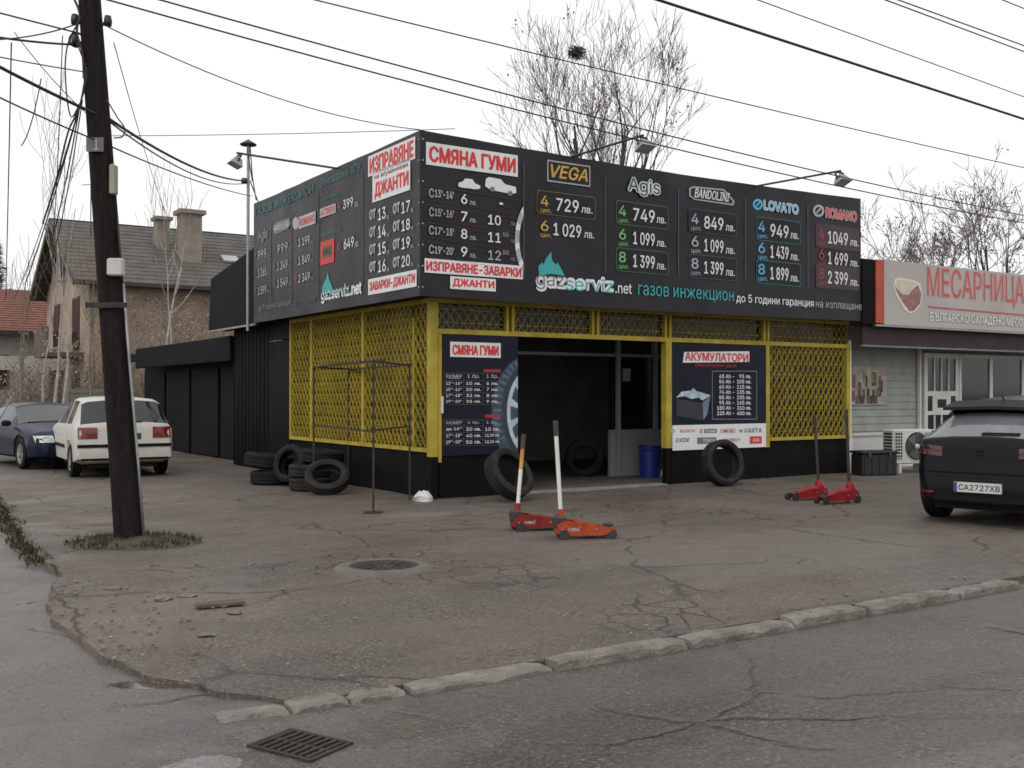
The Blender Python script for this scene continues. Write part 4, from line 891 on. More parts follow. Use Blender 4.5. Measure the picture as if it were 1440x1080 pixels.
# ------------------------------------------------------------------ trolley jacks
OR_ = mat('orange_red_enamel', (.34, .05, .016), .5, .35, 9, .1, 30, spec=.3); RED_ = mat('red_enamel', (.26, .016, .020), .42, .3, 9, .1, 30, spec=.35)
def jack(p, rz, label, paint, L=.62, handle=1.15, hm=WPAINT, grip=DSTEEL, lean=(0, 0), sc_=1., slim=False, hr=.022, upper=None):
    r = empty('trolley_jack', p, rz, label, 'trolley jack', 'trolley jacks in front of the kiosk')
    hw = .075 if slim else .11
    for s in (-1, 1):
        y0 = s * hw
        pts = [(-.30, .05), (-.30, .15), (-.24, .19), (-.10, .175), (.22, .115), (.30, .105), (.31, .06), (.24, .04), (-.2, .035)] if not slim else [(-.30, .05), (-.28, .14), (-.2, .19), (-.12, .16), (.2, .08), (.30, .075), (.31, .04), (.2, .03), (-.2, .035)]
        MB().prism(pts, y0 - .006, y0 + .006, Matrix(((1, 0, 0, 0), (0, 0, 1, 0), (0, 1, 0, 0), (0, 0, 0, 1)))).build('side_plate', paint, r)
    if not slim:
        MB().add([(-.12, -hw, .176), (-.12, hw, .176), (.24, hw, .112), (.24, -hw, .112)], [(0, 3, 2, 1)]).build('top_plate', paint, r)
        part('back_plate', paint, r, (-.305, -.295, -hw, hw, .05, .15))
    else:
        MB().tube([(-.22, 0, .14), (-.05, 0, .14), (.18, 0, .09)], [.06, .058, .035], 12).build('lift_arm', paint, r, True, 50)
        MB().tube([(-.26, 0, .09), (-.2, 0, .20), (-.19, 0, .27)], [.075, .065, .035], 12).build('handle_base', paint, r, True, 50)
    MB().lathe([(.001, .12), (.055, .12), (.06, .135), (.045, .145), (.001, .14)], 18, Matrix.Translation((.25, 0, 0 if not slim else -.035))).build('saddle', DSTEEL, r, True, 40)
    for (xx, rad, yy) in ((-.24, .05, hw + .02), (-.24, .05, -hw - .02), (.27, .045, hw + .015), (.27, .045, -hw - .015)):
        w_ = MB().lathe([(.001, -.016), (rad, -.016), (rad, .016), (.001, .016)], 20, Matrix.Translation((xx, yy, rad)) @ Matrix.Rotation(R(90), 4, 'X')).build('wheel', DSTEEL, r, True, 40)
    for s in (-1, 1):
        for (xx, zz_) in (((-.26, .10), (-.08, .12), (.1, .10), (.24, .075)) if not slim else ((-.24, .1), (-.1, .10), (.22, .055))):
            MB().lathe([(.001, .008), (.010, .008), (.012, 0)], 8, Matrix.Translation((xx, s * (hw + .0065), zz_)) @ Matrix.Rotation(R(-90 * s), 4, 'X')).build('bolt', STEEL, r)
    if not slim:
        MB().bar((-.1, 0, .15), (.25, 0, .10), .07, .03).build('lift_arm', DSTEEL, r)
        part('sticker', mat('worn_sticker', (.30, .27, .24), .6, .4, 30), r, (-.20, -.08, -hw - .0075, -hw - .0062, .085, .115))
        MB().cbox(-.33, -.20, -.06, .06, .10, .23, c=.02).build('handle_socket', DSTEEL, r)
    b = Vector((-.25 if not slim else -.19, 0, .20)); d = Vector((lean[0], lean[1], 1)).normalized(); t = b + d * handle
    if not slim: MB().tube([b, b + d * .10], .034, 12).build('socket_collar', paint, r, True, 40)
    q = b + d * (handle - .16)
    if upper: MB().tube([b + d * .08, b + d * handle * .55], hr, 12).build('handle', hm, r, True, 40); MB().tube([b + d * handle * .552, q], hr, 12).build('handle', upper, r, True, 40)
    else: MB().tube([b + d * .08, q], hr, 12).build('handle', hm, r, True, 40)
    MB().tube([q, t], hr * 1.25, 12).build('grip', grip, r, True, 40)
    r.scale = (sc_,) * 3
    return r
def jpos(px, py): return Gp(px, py)
# back wheels at the left end, pointing right
j2 = Gp(778, 757); j2b = Gp(858, 747); d2 = (j2b - j2)
jack(j2 + Vector((.33, .06, 0)), R(8), 'bright orange trolley jack with an upright white handle', OR_, handle=1.02, lean=(-.05, .05), upper=None)
jack(Gp(716, 747) + Vector((.33, .1, 0)), R(14), 'dull red trolley jack with a white and yellow handle', mat('dull_red_enamel', (.20, .02, .018), .55, .35, 9, spec=.25), handle=.86, lean=(.12, .12), upper=mat('worn_yellow_grip', (.45, .22, .04), .5, .3))
jack(Gp(1137, 703) + Vector((.0, .05, 0)), R(202), 'red trolley jack with black handle, left of the red pair', RED_, handle=.98, hm=DSTEEL, lean=(.05, -.02), slim=True, sc_=1.0, hr=.02)
jack(Gp(1180, 708) + Vector((.0, .05, 0)), R(204), 'red trolley jack with black handle, right of the red pair', RED_, handle=1.02, hm=DSTEEL, lean=(.03, -.02), slim=True, sc_=1.05, hr=.02)

# ------------------------------------------------------------------ steel rack, white block, blue bin
A_, B_, C_, D_ = Gp(441, 692), Gp(525, 722), Gp(576, 703), Gp(490, 682)
rk = empty('tyre_rack', (A_ + B_ + C_ + D_) / 4, 0, 'thin rusty steel tyre rack in front of the side grille', 'rack')
o0 = rk.location; P = [v - o0 for v in (A_, B_, C_, D_)]
for p in P: MB().bar(p + Vector((0, 0, 0)), p + Vector((0, 0, 1.93)), .024, .024).build('leg', RUST, rk)
def rail(i, j, z, wd=.022): MB().bar(P[i] + Vector((0, 0, z)), P[j] + Vector((0, 0, z)), wd, .022).build('rail', RUST, rk)
for (i, j) in ((0, 1), (1, 2), (2, 3), (3, 0)): rail(i, j, 1.90, .035)
rail(0, 1, 1.02); rail(1, 2, 1.04)
MB().bar(P[1].lerp(P[2], .25) + Vector((0, 0, 1.93)), P[0].lerp(P[3], .25) + Vector((0, 0, 1.93)), .05, .03).build('rail', RUST, rk)
part('foot_plate', RUST, rk, (P[1].x - .11, P[1].x + .11, P[1].y - .09, P[1].y + .09, 0.004, .024))
wb = rock('white_block', wor(-.22, -.16, 0), .15, mat('white_stone', (.55, .54, .51), .7, .12, 6, .3, 30), 'white painted stone block at the kiosk corner', 'block', flatk=1.1)
bn = kempty('blue_bin', 'blue plastic bin standing inside the doorway', 'bin', 5.0, 1.1)
BLU = mat('blue_plastic', (.012, .03, .20), .45, .15)
MB().lathe([(.001, .02), (.17, .02), (.20, .55), (.215, .56), (.215, .58), (.195, .58), (.165, .04), (.001, .04)], 28).build('tub', BLU, bn, True, 40)
MB().lathe([(.201, .50), (.218, .52), (.201, .54)], 28).build('rim_band', BLU, bn, True, 40)
tag(rock('plastic_bag', wor(5.28, .95, .03), .12, mat('bag_white', (.35, .34, .33), .5, .3, 9), 'crumpled pale bag beside the blue bin', 'bag', flatk=2.), None)

# ------------------------------------------------------------------ floodlights on arms
def flood(name, label, a, b, head_rot, tiltx):
    r = empty(name, a, 0, label, 'floodlight', 'floodlights on the banner'); b = Vector(b) - Vector(a)
    MB().tube([(0, 0, 0), b], .018, 8).build('arm', DSTEEL, r, True, 40)
    M = Matrix.Translation(b + Vector((0, 0, -.13))) @ Matrix.Rotation(head_rot, 4, 'Z') @ Matrix.Rotation(tiltx, 4, 'X')
    mb = MB(); mb.add([M @ Vector(p) for p in ((-.13, -.10, -.085), (.13, -.10, -.085), (.13, .10, -.085), (-.13, .10, -.085), (-.07, -.055, .045), (.07, -.055, .045), (.07, .055, .045), (-.07, .055, .045))], [(4, 5, 6, 7), (0, 1, 5, 4), (1, 2, 6, 5), (2, 3, 7, 6), (3, 0, 4, 7)]); mb.build('housing', STEEL, r)
    MB().add([M @ Vector(p) for p in ((-.125, -.095, -.08), (.125, -.095, -.08), (.125, .095, -.08), (-.125, .095, -.08))], [(0, 3, 2, 1)]).build('lens', mat('lamp_lens', (.35, .36, .36), .15, .1), r)
    for s in (-1, 1): MB().bar(M @ Vector((s * .105, 0, -.02)), M @ Vector((s * .1, 0, .12)), .015, .03).build('bracket', DSTEEL, r)
    MB().bar(M @ Vector((-.1, 0, .12)), M @ Vector((.1, 0, .12)), .015, .03).build('bracket', DSTEEL, r)
    return r
def bt(px, py, off): u_, z_ = Fp(px, py, off); return wor(u_, -off, z_)
flood('floodlight', 'floodlight on a long arm above the right end of the front banner', bt(1062, 262, .38), bt(1183, 240, 1.6), TH, R(-25))
flood('floodlight', 'grey floodlight on an arm in front of the bare tree', bt(805, 220, .38), bt(905, 190, 1.6), TH, R(-25))
yy, z_ = Lp(475, 237, .38); a = wor(-.38, yy, z_); yy, z_ = Lp(333, 215, 1.6)
flood('floodlight', 'floodlight on an arm by the capped roof mast', a, wor(-1.6, yy, z_), TH + R(90), R(25))
mast_y, mast_z = Lp(349, 262, .44)
mt = empty('roof_mast', wor(-.44, mast_y, 2.7), TH, 'thin roof mast with a conical cap at the end of the side banner', 'mast')
zt = Lp(349, 203, .44)[1] - 2.7
MB().tube([(0, 0, 0), (0, 0, zt)], .03, 10).build('pole', STEEL, mt, True, 40)
MB().lathe([(.001, zt + .10), (.16, zt + .0), (.15, zt - .02), (.03, zt - .02)], 20).build('cap', DSTEEL, mt, True, 40)
zi = Lp(349, 255, .44)[1] - 2.7; MB().lathe([(.001, -.05), (.05, -.05), (.06, 0), (.05, .05), (.001, .05)], 12, Matrix.Translation((-.08, 0, zi))).build('insulator', DSTEEL, mt, True)
MB().bar((-.1, 0, zi), (0, 0, zi), .02, .02).build('bracket', DSTEEL, mt)
MB().tube([(-.03, -.03, zt - .1), (.05, -.09, zt * .8), (.02, -.05, zi), (.1, -.2, zi - .35), (.12, -.4, zi - .6)], .011, 6).build('cable', WIRE, mt)
MB().tube([(.03, -.02, zt - .05), (.06, -.06, zi + .1), (.05, -.3, zi - .4)], .011, 6).build('cable', WIRE, mt)

# ------------------------------------------------------------------ utility pole
WOOD = mat('tarred_wood', (.014, .0105, .0095), .85, .6, 3, .8, 14, streak=True, spec=.15)
base = Gp(182, 765); top = Dp(115, -150, base.y); up_ = (top - base)
pl = empty('utility_pole', base, 0, 'leaning dark wooden utility pole on the pavement corner', 'pole')
pp = [up_ * t for t in (-.02, .1, .3, .5, .7, .85, 1)]; pr_ = [.145, .135, .128, .12, .112, .106, .10]
MB().tube(pp, pr_, 20).build('shaft', WOOD, pl, True, 60)
def onp(py, dx=0., dy=-.13):                                          # a spot on the pole at picture height py
    t = (765 - py) / (765 + 150.); return up_ * t + Vector((dx, dy, 0))
p_ = onp(432); part('steel_band', RUST, pl, (p_.x - .20, p_.x + .20, p_.y - .03, p_.y + .0, p_.z - .025, p_.z + .025)); MB().tube([onp(436, 0, 0), onp(428, 0, 0)], .132, 20).build('steel_band', RUST, pl)
p_ = onp(380); part('junction_box', CREAM, pl, (p_.x + .04, p_.x + .19, p_.y - .05, p_.y + .05, p_.z - .08, p_.z + .09), c=.012)
p_ = onp(256); part('meter_box', mat('yellowed_plastic', (.30, .28, .22), .5, .15), pl, (p_.x + .10, p_.x + .16, p_.y + .02, p_.y + .12, p_.z - .15, p_.z + .15), c=.012)
p_ = onp(209); nb = part('number_plate', mat('plate_grey', (.12, .12, .115), .6, .3), pl, (p_.x - .085, p_.x + .085, p_.y - .012, p_.y, p_.z - .07, p_.z + .07)); txt(nb, '1', FRONT(-(p_.y - .012)), p_.x - .005, p_.x + .035, p_.z - .055, p_.z + .055, PALE, .03, lift=.002)
MB().tube([onp(400, .145, -.04), onp(500, .15, -.05), onp(650, .165, -.05), onp(762, .17, -.05)], .014, 8).build('conduit', STEEL, pl, True)
MB().tube([onp(300, .13, -.03), onp(400, .14, -.05)], .01, 8).build('cable', WIRE, pl, True)
for (py, dx) in ((35, .17), (33, -.16), (62, -.17)):
    p_ = onp(py); MB().bar((p_.x, p_.y + .12, p_.z), (p_.x + dx, p_.y + .12, p_.z), .03, .03).build('bracket', RUST, pl); MB().lathe([(.001, -.05), (.035, -.05), (.04, 0), (.03, .05), (.001, .05)], 12, Matrix.Translation((p_.x + dx, p_.y + .12, p_.z + .03))).build('insulator', DSTEEL, pl, True)
MB().tube([onp(57, -.16 - .07 * math.cos(a_), -.0 + .0) + Vector((0, 0, .07 * math.sin(a_))) for a_ in [k * .42 for k in range(16)]], .012, 6).build('cable_coil', WIRE, pl, True)
def hang(pts, rad=.007, n=20):
    out = []; pts = [Vector(p) for p in pts]
    for i in range(len(pts) - 1):
        p0, p1, p2, p3 = pts[max(i - 1, 0)], pts[i], pts[i + 1], pts[min(i + 2, len(pts) - 1)]
        for k in range(6):
            t = k / 6; out.append(.5 * ((2 * p1) + (p2 - p0) * t + (2 * p0 - 5 * p1 + 4 * p2 - p3) * t * t + (3 * p1 - p0 - 3 * p2 + p3) * t ** 3))
    out.append(pts[-1]); return MB().tube(out, rad, 6)
q_ = lambda px, py: Dp(px, py, base.y - .1) - base
hang([q_(118, 20), q_(96, 60), q_(92, 110), q_(101, 165), q_(122, 110), q_(108, 60)], .007).build('loose_cable', WIRE, pl)
hang([q_(150, 140), q_(165, 165), q_(175, 180), q_(172, 192), q_(160, 194)], .007).build('loose_cable', WIRE, pl)
hang([q_(122, 95), q_(112, 150), q_(96, 185), q_(80, 250), q_(60, 315)], .009).build('loose_cable', WIRE, pl)
hang([q_(105, 0), q_(112, 20), q_(108, 45), q_(116, 75), q_(118, 110)], .012).build('loose_cable', WIRE, pl)

# ------------------------------------------------------------------ overhead cables
def cable(label, a, b, rad, dip=0., n=24, pts=None):
    a, b = Vector(a), Vector(b); P_ = [a.lerp(b, k / n) - Vector((0, 0, dip * 4 * (k / n) * (1 - k / n))) for k in range(n + 1)]
    o = MB().tube(P_, rad, 6).build('overhead_cable', WIRE, None, True); tag(o, label, 'cable', 'overhead cables'); return o
def fl(px, py, off): u_, z_ = Fp(px, py, off); return wor(u_, -off, z_)
cable('thick black cable crossing the upper right sky', fl(880, -15, 4.5), fl(1500, 187, 4.5), .016, .0)
cable('thin cable just above the thick one at upper right', fl(1000, -24, 3.5), fl(1500, 158, 3.5), .007)
cable('cable pair member crossing the top right corner, lower', fl(1200, -17, 5.), fl(1500, 95, 5.), .008); cable('cable pair member crossing the top right corner, upper', fl(1225, -14, 5.), fl(1500, 86, 5.), .008)
cable('short cable at the very top right corner', fl(1390, -8, 5.2), fl(1500, 36, 5.2), .007)
cable('long thin cable above the bare tree crown', fl(330, -28, 2.0), fl(1560, 262, 2.0), .008, .05)
cable('upper of two long cables slanting just above the front banner', fl(190, -10, 2.2), fl(1560, 325, 2.2), .009, .18); cable('lower of two long cables slanting just above the front banner', fl(120, -9, 2.2), fl(1560, 333, 2.2), .009, .22)
pw = lambda px, py: Dp(px, py, base.y)
cable('thin cable sagging from the pole to the banner corner', pw(152, 38), wor(-.4, -.38, 5.12), .006, .18)
cable('thick twisted cable from the pole to the roof mast', pw(150, 165), wor(-.52, mast_y, 2.7 + zi), .016, .14); cable('thinner companion cable from the pole to the roof mast', pw(155, 172), wor(-.52, mast_y, 2.7 + zi - .05), .009, .2)
cable('low cable from the pole to the garage side', pw(158, 207), wor(-.4, mast_y - .1, Lp(345, 280, .4)[1]), .008, .06)
cable('thick cable running left from the pole', Dp(-60, 62, 9.2), pw(148, 166), .016, .02); cable('thin cable running left below the thick one', Dp(-60, 108, 9.2), pw(155, 205), .008, .02)
cable('upper left cable leading to the pole insulator', Dp(-60, 3, 9), pw(112, 47), .008); cable('middle left cable leading to the pole coil', Dp(-60, 43, 9), pw(108, 63), .011, .02); cable('faint left cable below the coil', Dp(-60, 68, 9), pw(125, 102), .006, .01); cable('crossing left cable rising to the insulator', Dp(-60, 55, 8.5), pw(110, 33), .007, .06)
cable('faint level cable in the sky above the side banner', Dp(150, 191, 20), Dp(640, 181, 20), .007, .03)
cable('steep drop cable left of the pole', pw(120, 120), Dp(35, 400, 16), .008, .1); cable('thin steep drop cable left of the pole', pw(118, 128), Dp(20, 420, 18), .006, .15)
cable('loose thin cable curling down beside the pole, left', Dp(88, 50, 10.2), Dp(75, 330, 13), .005, .25); cable('second loose cable slanting down left of the pole', pw(112, 150), Dp(50, 395, 15), .007, .3); cable('third loose cable fanning out left of the pole', pw(116, 140), Dp(68, 380, 14), .006, .2); cable('hair thin cable crossing behind the pole top', Dp(20, 45, 11), Dp(128, 165, 11), .005, .05); cable('faint cable falling from the pole to the house', pw(160, 60), Dp(250, 330, 30), .005, .3)
cable('slack hanging cable at the far left edge', Dp(16, 60, 9.5), Dp(8, 420, 16), .006, .12); cable('thin beaded cable hanging left of the pole', Dp(58, 110, 9.6), Dp(30, 205, 9.6), .005, .1)

# ------------------------------------------------------------------ cars
def lerp_tab(tab, a):
    if a <= tab[0][0]: return tab[0][1]
    for (x0, y0), (x1, y1) in zip(tab, tab[1:]):
        if a <= x1: return y0 + (y1 - y0) * (a - x0) / (x1 - x0)
    return tab[-1][1]
class Car:
    """a = distance from the tail; tables give half width, belt, roof height and roof half width along it"""
    def __init__(s, name, label, L, hw, belt, roof, rhw, zb, axles, wr, paint, sill=.0, extra_a=(), arch=.06):
        s.L = L; s.hw = hw; s.belt = belt; s.roof = roof; s.rhw = rhw; s.zb = zb; s.ax = axles; s.wr = wr; s.paint = paint
        s.root = empty(name, (0, 0, 0), 0, label, 'car'); s.arch = arch
        A = set([round(k * .05, 4) for k in range(int(L / .05) + 1)] + [round(L, 4)])
        for t in (hw, belt, roof, rhw): A |= set(round(x_, 4) for x_, _ in t if 0 <= x_ <= L)
        s.A = sorted(A)
    def ring(s, a):
        w_ = lerp_tab(s.hw, a); bl = lerp_tab(s.belt, a); rf = lerp_tab(s.roof, a); rw = lerp_tab(s.rhw, a); zb = lerp_tab(s.zb, a)
        bl = min(bl, rf - .03); lo = zb
        for ax in s.ax:
            d = abs(a - ax); ra = s.wr + s.arch
            if d < ra: lo = max(lo, s.wr + math.sqrt(ra * ra - d * d))
        m = zb + (bl - zb) * .52
        h = lambda z, e: max(min(z, rf - e), zb + .001)
        pts = [(0, zb), (w_ - .16, zb), (w_ - .02, max(h(zb + .05, .07), min(lo, bl - .10))), (w_, max(h(m, .06), min(lo + .01, bl - .08))), (w_ - .012, h(bl - .07, .045)), (w_ - .05, bl), (rw + .03, rf - .055 if rf - bl > .12 else bl + (rf - bl) * .55), (rw - .06, rf - .012), (rw * .5, rf + .012), (0, rf + .02)]
        return pts
    def build(s, cut):                                                 # cut(a_mid, seg) -> part name
        n = 10; G = {}
        rings = []
        for a in s.A:
            h = s.ring(a); rings.append([(x_, a - s.L / 2, z_) for x_, z_ in h] + [(-x_, a - s.L / 2, z_) for x_, z_ in h[-2:0:-1]])
        N = len(rings[0])
        for i in range(len(rings) - 1):
            for k in range(N):
                seg = k if k < n - 1 else N - 1 - k; nm = cut((s.A[i] + s.A[i + 1]) / 2, seg, k < n - 1)
                G.setdefault(nm, []).append((i * N + k, i * N + (k + 1) % N, (i + 1) * N + (k + 1) % N, (i + 1) * N + k))
        G.setdefault('body', []).extend([tuple(range(N - 1, -1, -1)), tuple((len(rings) - 1) * N + k for k in range(N))])
        allv = [v for r_ in rings for v in r_]
        for nm, fs in G.items():
            key = nm.split('#')[0]; used = sorted(set(i for f in fs for i in f)); mp = {v: i for i, v in enumerate(used)}
            m = s.paint if key == 'body' else s.mats.get(key, s.paint)
            MB().add([allv[i] for i in used], [tuple(mp[i] for i in f) for f in fs]).build(key, m, s.root, True, 32)
    def hit(s, x_, z_, rear=True):
        rng_ = [k * .01 for k in range(int(s.L * 50))]
        for q in rng_:
            a = q if rear else s.L - q; r_ = s.ring(a)
            top_ = lerp_tab(sorted((p[0], p[1]) for p in r_[5:]), abs(x_)); 
            sd_ = lerp_tab(sorted((p[1], p[0]) for p in r_[1:6]), z_) if z_ <= r_[5][1] else lerp_tab(sorted((p[1], p[0]) for p in r_[5:8]), z_)
            if z_ <= top_ and abs(x_) <= sd_ + .002 and z_ >= r_[0][1] - .001: return a
        return s.L / 2
    def patch(s, name, m, x0, x1, z0, z1, rear=True, off=.012, n=5, parent=None, shape=None, thick=.02):
        vs = []; k = n + 1
        for lay in (off, -thick):
            for j in range(k):
                for i in range(k):
                    z_ = z0 + (z1 - z0) * j / n; xx = x0 + (x1 - x0) * i / n
                    if shape: xx, z_ = shape(i / n, j / n, xx, z_)
                    a = s.hit(xx, z_, rear); vs.append((xx, (a - lay if rear else a + lay) - s.L / 2, z_))
        fs = [(j * k + i, j * k + i + 1, (j + 1) * k + i + 1, (j + 1) * k + i) for j in range(n) for i in range(n)]
        ed = [i for i in range(k)] + [j * k + n for j in range(1, k)] + [n * k + i for i in range(n - 1, -1, -1)] + [j * k for j in range(n - 1, 0, -1)]
        fs += [(ed[q], k * k + ed[q], k * k + ed[(q + 1) % len(ed)], ed[(q + 1) % len(ed)]) for q in range(len(ed))]
        return MB().add(vs, fs).build(name, m, parent or s.root, True, 35)
    def wheels(s, track, wd, rim, spokes=6, ri=None):
        ri = ri or s.wr * .64; t_me = tyre_mesh(s.wr, wd, ri)
        for ax in s.ax:
            for sg_ in (-1, 1):
                M = Matrix.Translation((sg_ * (track / 2), ax - s.L / 2, s.wr)) @ Matrix.Rotation(R(90 * sg_), 4, 'Y')
                mb = MB(); mb.add([M @ Vector(v) for v in t_me.v], t_me.f); wo_ = mb.build('wheel', RUB, s.root, True, 38)
                MB().lathe([(.001, wd * .30), (.05, wd * .30), (ri * .5, wd * .24), (ri * .92, wd * .30), (ri + .008, wd * .40), (ri + .008, -wd * .3), (ri - .02, -wd * .3), (.001, -.02)], 28, M).build('rim', rim, wo_, True, 40)
                for k in range(spokes):
                    a_ = 2 * math.pi * k / spokes
                    MB().bar(M @ Vector((.05 * math.cos(a_), .05 * math.sin(a_), wd * .31)), M @ Vector((ri * .9 * math.cos(a_), ri * .9 * math.sin(a_), wd * .33)), .035, .02, up=(M.to_3x3() @ Vector((0, 0, 1)))).build('spoke', rim, wo_)
        # dark wheel wells / underbody
        part('underbody', mat('underbody_black', (.006, .006, .006), .9, .2), s.root, (-track / 2 + .16, track / 2 - .16, .25 - s.L / 2, s.L / 2 - .25, .17, .52))
        for ax in s.ax: part('wheel_well', MATS['underbody_black'], s.root, (-track / 2 - .02, track / 2 + .02, ax - s.wr - .05 - s.L / 2, ax + s.wr + .05 - s.L / 2, s.wr + .05, s.wr + .16))
    def put(s, p, heading): s.root.location = p; s.root.rotation_euler = (0, 0, math.atan2(heading[1], heading[0]) - math.pi / 2)
def paint(name, c, rough=.28): return mat(name, c, rough, .08, 2.5, coat=.04, spec=.15)
CG = glass('car_glass', (.012, .014, .015), .05, .7); PLB = mat('black_trim', (.007, .007, .007), .6, .2, spec=.15)
TAIL = mat('tail_lamp_red', (.17, .008, .010), .25, .2, 8, coat=.4)
# --- white hatchback
wc = Car('parked_hatchback', 'white hatchback parked rear on beside the black garages', 4.0,
    [(0, .79), (.06, .825), (.2, .845), (.6, .85), (3.2, .85), (3.7, .80), (3.92, .70), (4, .6)],
    [(0, .60), (.08, .92), (.6, .95), (2.6, .93), (3.1, .88), (4, .66)],
    [(0, .42), (.005, .52), (.02, .56), (.03, .86), (.07, .94), (.46, 1.37), (.62, 1.41), (1.6, 1.43), (2.2, 1.38), (2.85, .98), (3.1, .94), (3.8, .80), (3.97, .70), (4, .5)],
    [(0, .74), (.07, .72), (.55, .63), (1.2, .62), (2.2, .60), (2.85, .68), (3.8, .6), (4, .5)],
    [(0, .30), (.3, .24), (3.6, .22), (4, .27)], (.72, 3.2), .30, paint('white_car_paint', (.50, .485, .43), .4))
wc.mats = {'rear_window': CG, 'windscreen': CG, 'side_window': CG, 'rear_bumper': mat('white_bumper', (.46, .45, .41), .5, .1)}
def wcut(a, seg, rt):
    if seg >= 6 and (.09 < a < .45): return 'rear_window'
    if seg >= 6 and 2.25 < a < 2.82: return 'windscreen'
    if seg == 5 and (.75 < a < 1.35 or 1.45 < a < 2.5): return 'side_window#%d%d' % (rt, a > 1.4)
    return 'body'
wc.build(wcut); wc.wheels(1.50, .19, mat('steel_rim', (.25, .25, .25), .4, .2, metal=.5), 5)
for s in (-1, 1): wc.patch('tail_lamp', TAIL, s * .47, s * .79, .70, .90, off=.012)
wc.patch('bumper_strip', PLB, -.80, .80, .545, .60, off=.022, n=10); wc.patch('bumper_skirt', PLB, -.74, .74, .31, .355, off=.014, n=8)
npl = wc.patch('number_plate', mat('dim_plate', (.05, .05, .05), .5, .3), -.27, .27, .68, .79, off=.01); wc.patch('rear_wiper', PLB, -.02, .30, .985, 1.0, off=.02)
wc.patch('badge', PLB, -.05, .05, .82, .86, off=.008); wc.patch('high_brake_lamp', TAIL, -.12, .12, 1.345, 1.36, off=.012)
for s in (-1, 1): part('side_strip', PLB, wc.root, (s * .852 - .006, s * .852 + .006, -.7, 1.0, .50, .56))
rl = wor(-2.72, 6.35); hd = (-st * 1.0 + .06, ct); wc.put(rl + Vector((hd[0], hd[1], 0)).normalized() * 2.0, hd)
# --- blue saloon facing us
bc = Car('parked_saloon', 'dark blue car parked facing us behind the white hatchback', 4.2,
    [(0, .74), (.2, .82), (.6, .85), (3.3, .85), (3.8, .82), (4.05, .74), (4.2, .60)],
    [(0, .70), (.5, .84), (2.8, .84), (3.2, .79), (4.2, .58)],
    [(0, .5), (.05, .82), (.6, .9), (1.0, 1.22), (1.7, 1.30), (2.2, 1.26), (2.95, .90), (3.1, .87), (3.85, .75), (4.08, .65), (4.18, .52), (4.2, .42)],
    [(0, .66), (.6, .66), (1, .56), (2.2, .56), (2.95, .70), (3.85, .66), (4.2, .5)],
    [(0, .3), (.4, .22), (3.8, .20), (4.2, .24)], (.75, 3.35), .31, paint('dark_blue_paint', (.006, .009, .028), .3))
bc.mats = {'rear_window': CG, 'windscreen': glass('windscreen_glass', (.03, .035, .036), .06, .8), 'side_window': CG}
def bcut(a, seg, rt):
    if seg >= 6 and .62 < a < .98: return 'rear_window'
    if seg >= 6 and 2.24 < a < 2.92: return 'windscreen'
    if seg == 5 and (1.0 < a < 1.6 or 1.68 < a < 2.5): return 'side_window#%d%d' % (rt, a > 1.65)
    return 'body'
bc.build(bcut); bc.wheels(1.5, .19, MATS['steel_rim'], 6)
HL = mat('head_lamp', (.42, .44, .40), .15, .3, 10, coat=.5)
for s in (-1, 1): bc.patch('head_lamp', HL, s * .42, s * .74, .54, .67, rear=False, off=.01)
bc.patch('grille', PLB, -.32, .32, .55, .62, rear=False, off=.008); bc.patch('lower_intake', PLB, -.55, .55, .30, .40, rear=False, off=.008); bc.patch('number_plate', CREAM, -.26, .26, .44, .55, rear=False, off=.02)
bc.patch('wiper', PLB, -.5, .55, .91, .925, rear=False, off=.02, n=8)
for s in (-1, 1): part('wing_mirror', bc.paint, bc.root, (s * .93 - .09, s * .93 + .09, .62, .74, .84, .96), c=.03)
fw = Gp(33, 659); bh = Vector((.66, -.75, 0)); bs = Vector((.75, .66, 0))
bc.put(fw + bs * .76 - bh * 1.25 + Vector((0, 0, 0)), bh)
# --- black SUV at the right edge
sv = Car('parked_crossover', 'shiny black crossover seen from behind at the right edge', 4.3,
    [(0, .56), (.05, .65), (.14, .73), (.3, .79), (.6, .84), (.9, .86), (3.4, .87), (4.0, .82), (4.3, .65)],
    [(0, .62), (.10, .93), (.5, .95), (3.0, .90), (4.3, .70)],
    [(0, .40), (.005, .52), (.03, .62), (.06, .88), (.10, .96), (.14, .99), (.58, 1.26), (.64, 1.33), (.9, 1.40), (1.8, 1.46), (2.4, 1.41), (3.1, 1.02), (4.0, .85), (4.25, .7), (4.3, .55)],
    [(0, .50), (.10, .64), (.16, .66), (.58, .53), (.9, .54), (2.4, .56), (3.1, .70), (4.3, .5)],
    [(0, .27), (.3, .24), (3.9, .22), (4.3, .28)], (.78, 3.4), .335, paint('black_car_paint', (.006, .006, .008), .22))
sv.mats = {'rear_window': glass('rear_glass', (.13, .13, .14), .08, 1.), 'windscreen': CG, 'side_window': CG}  # pale grey base puts reflected light and glass dirt into the colour
def scut(a, seg, rt):
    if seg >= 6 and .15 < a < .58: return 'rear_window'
    if seg >= 6 and 2.45 < a < 3.05: return 'windscreen'
    if seg == 5 and (.85 < a < 1.6 or 1.7 < a < 2.7): return 'side_window#%d%d' % (rt, a > 1.65)
    return 'body'
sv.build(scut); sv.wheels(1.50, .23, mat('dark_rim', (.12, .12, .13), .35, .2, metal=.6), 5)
DT = mat('dark_tail_lamp', (.05, .008, .01), .15, .3, 8, coat=.6)
for s in (-1, 1): sv.patch('tail_lamp', DT, s * .42, s * .735, .78, .89, off=.01, shape=lambda u, v, x_, z_: (x_, z_ + .03 * u))
sv.patch('lower_bumper', PLB, -.74, .74, .29, .35, off=.02, n=12); sv.patch('tail_crease', sv.paint, -.70, .70, .60, .612, off=.022, n=10)
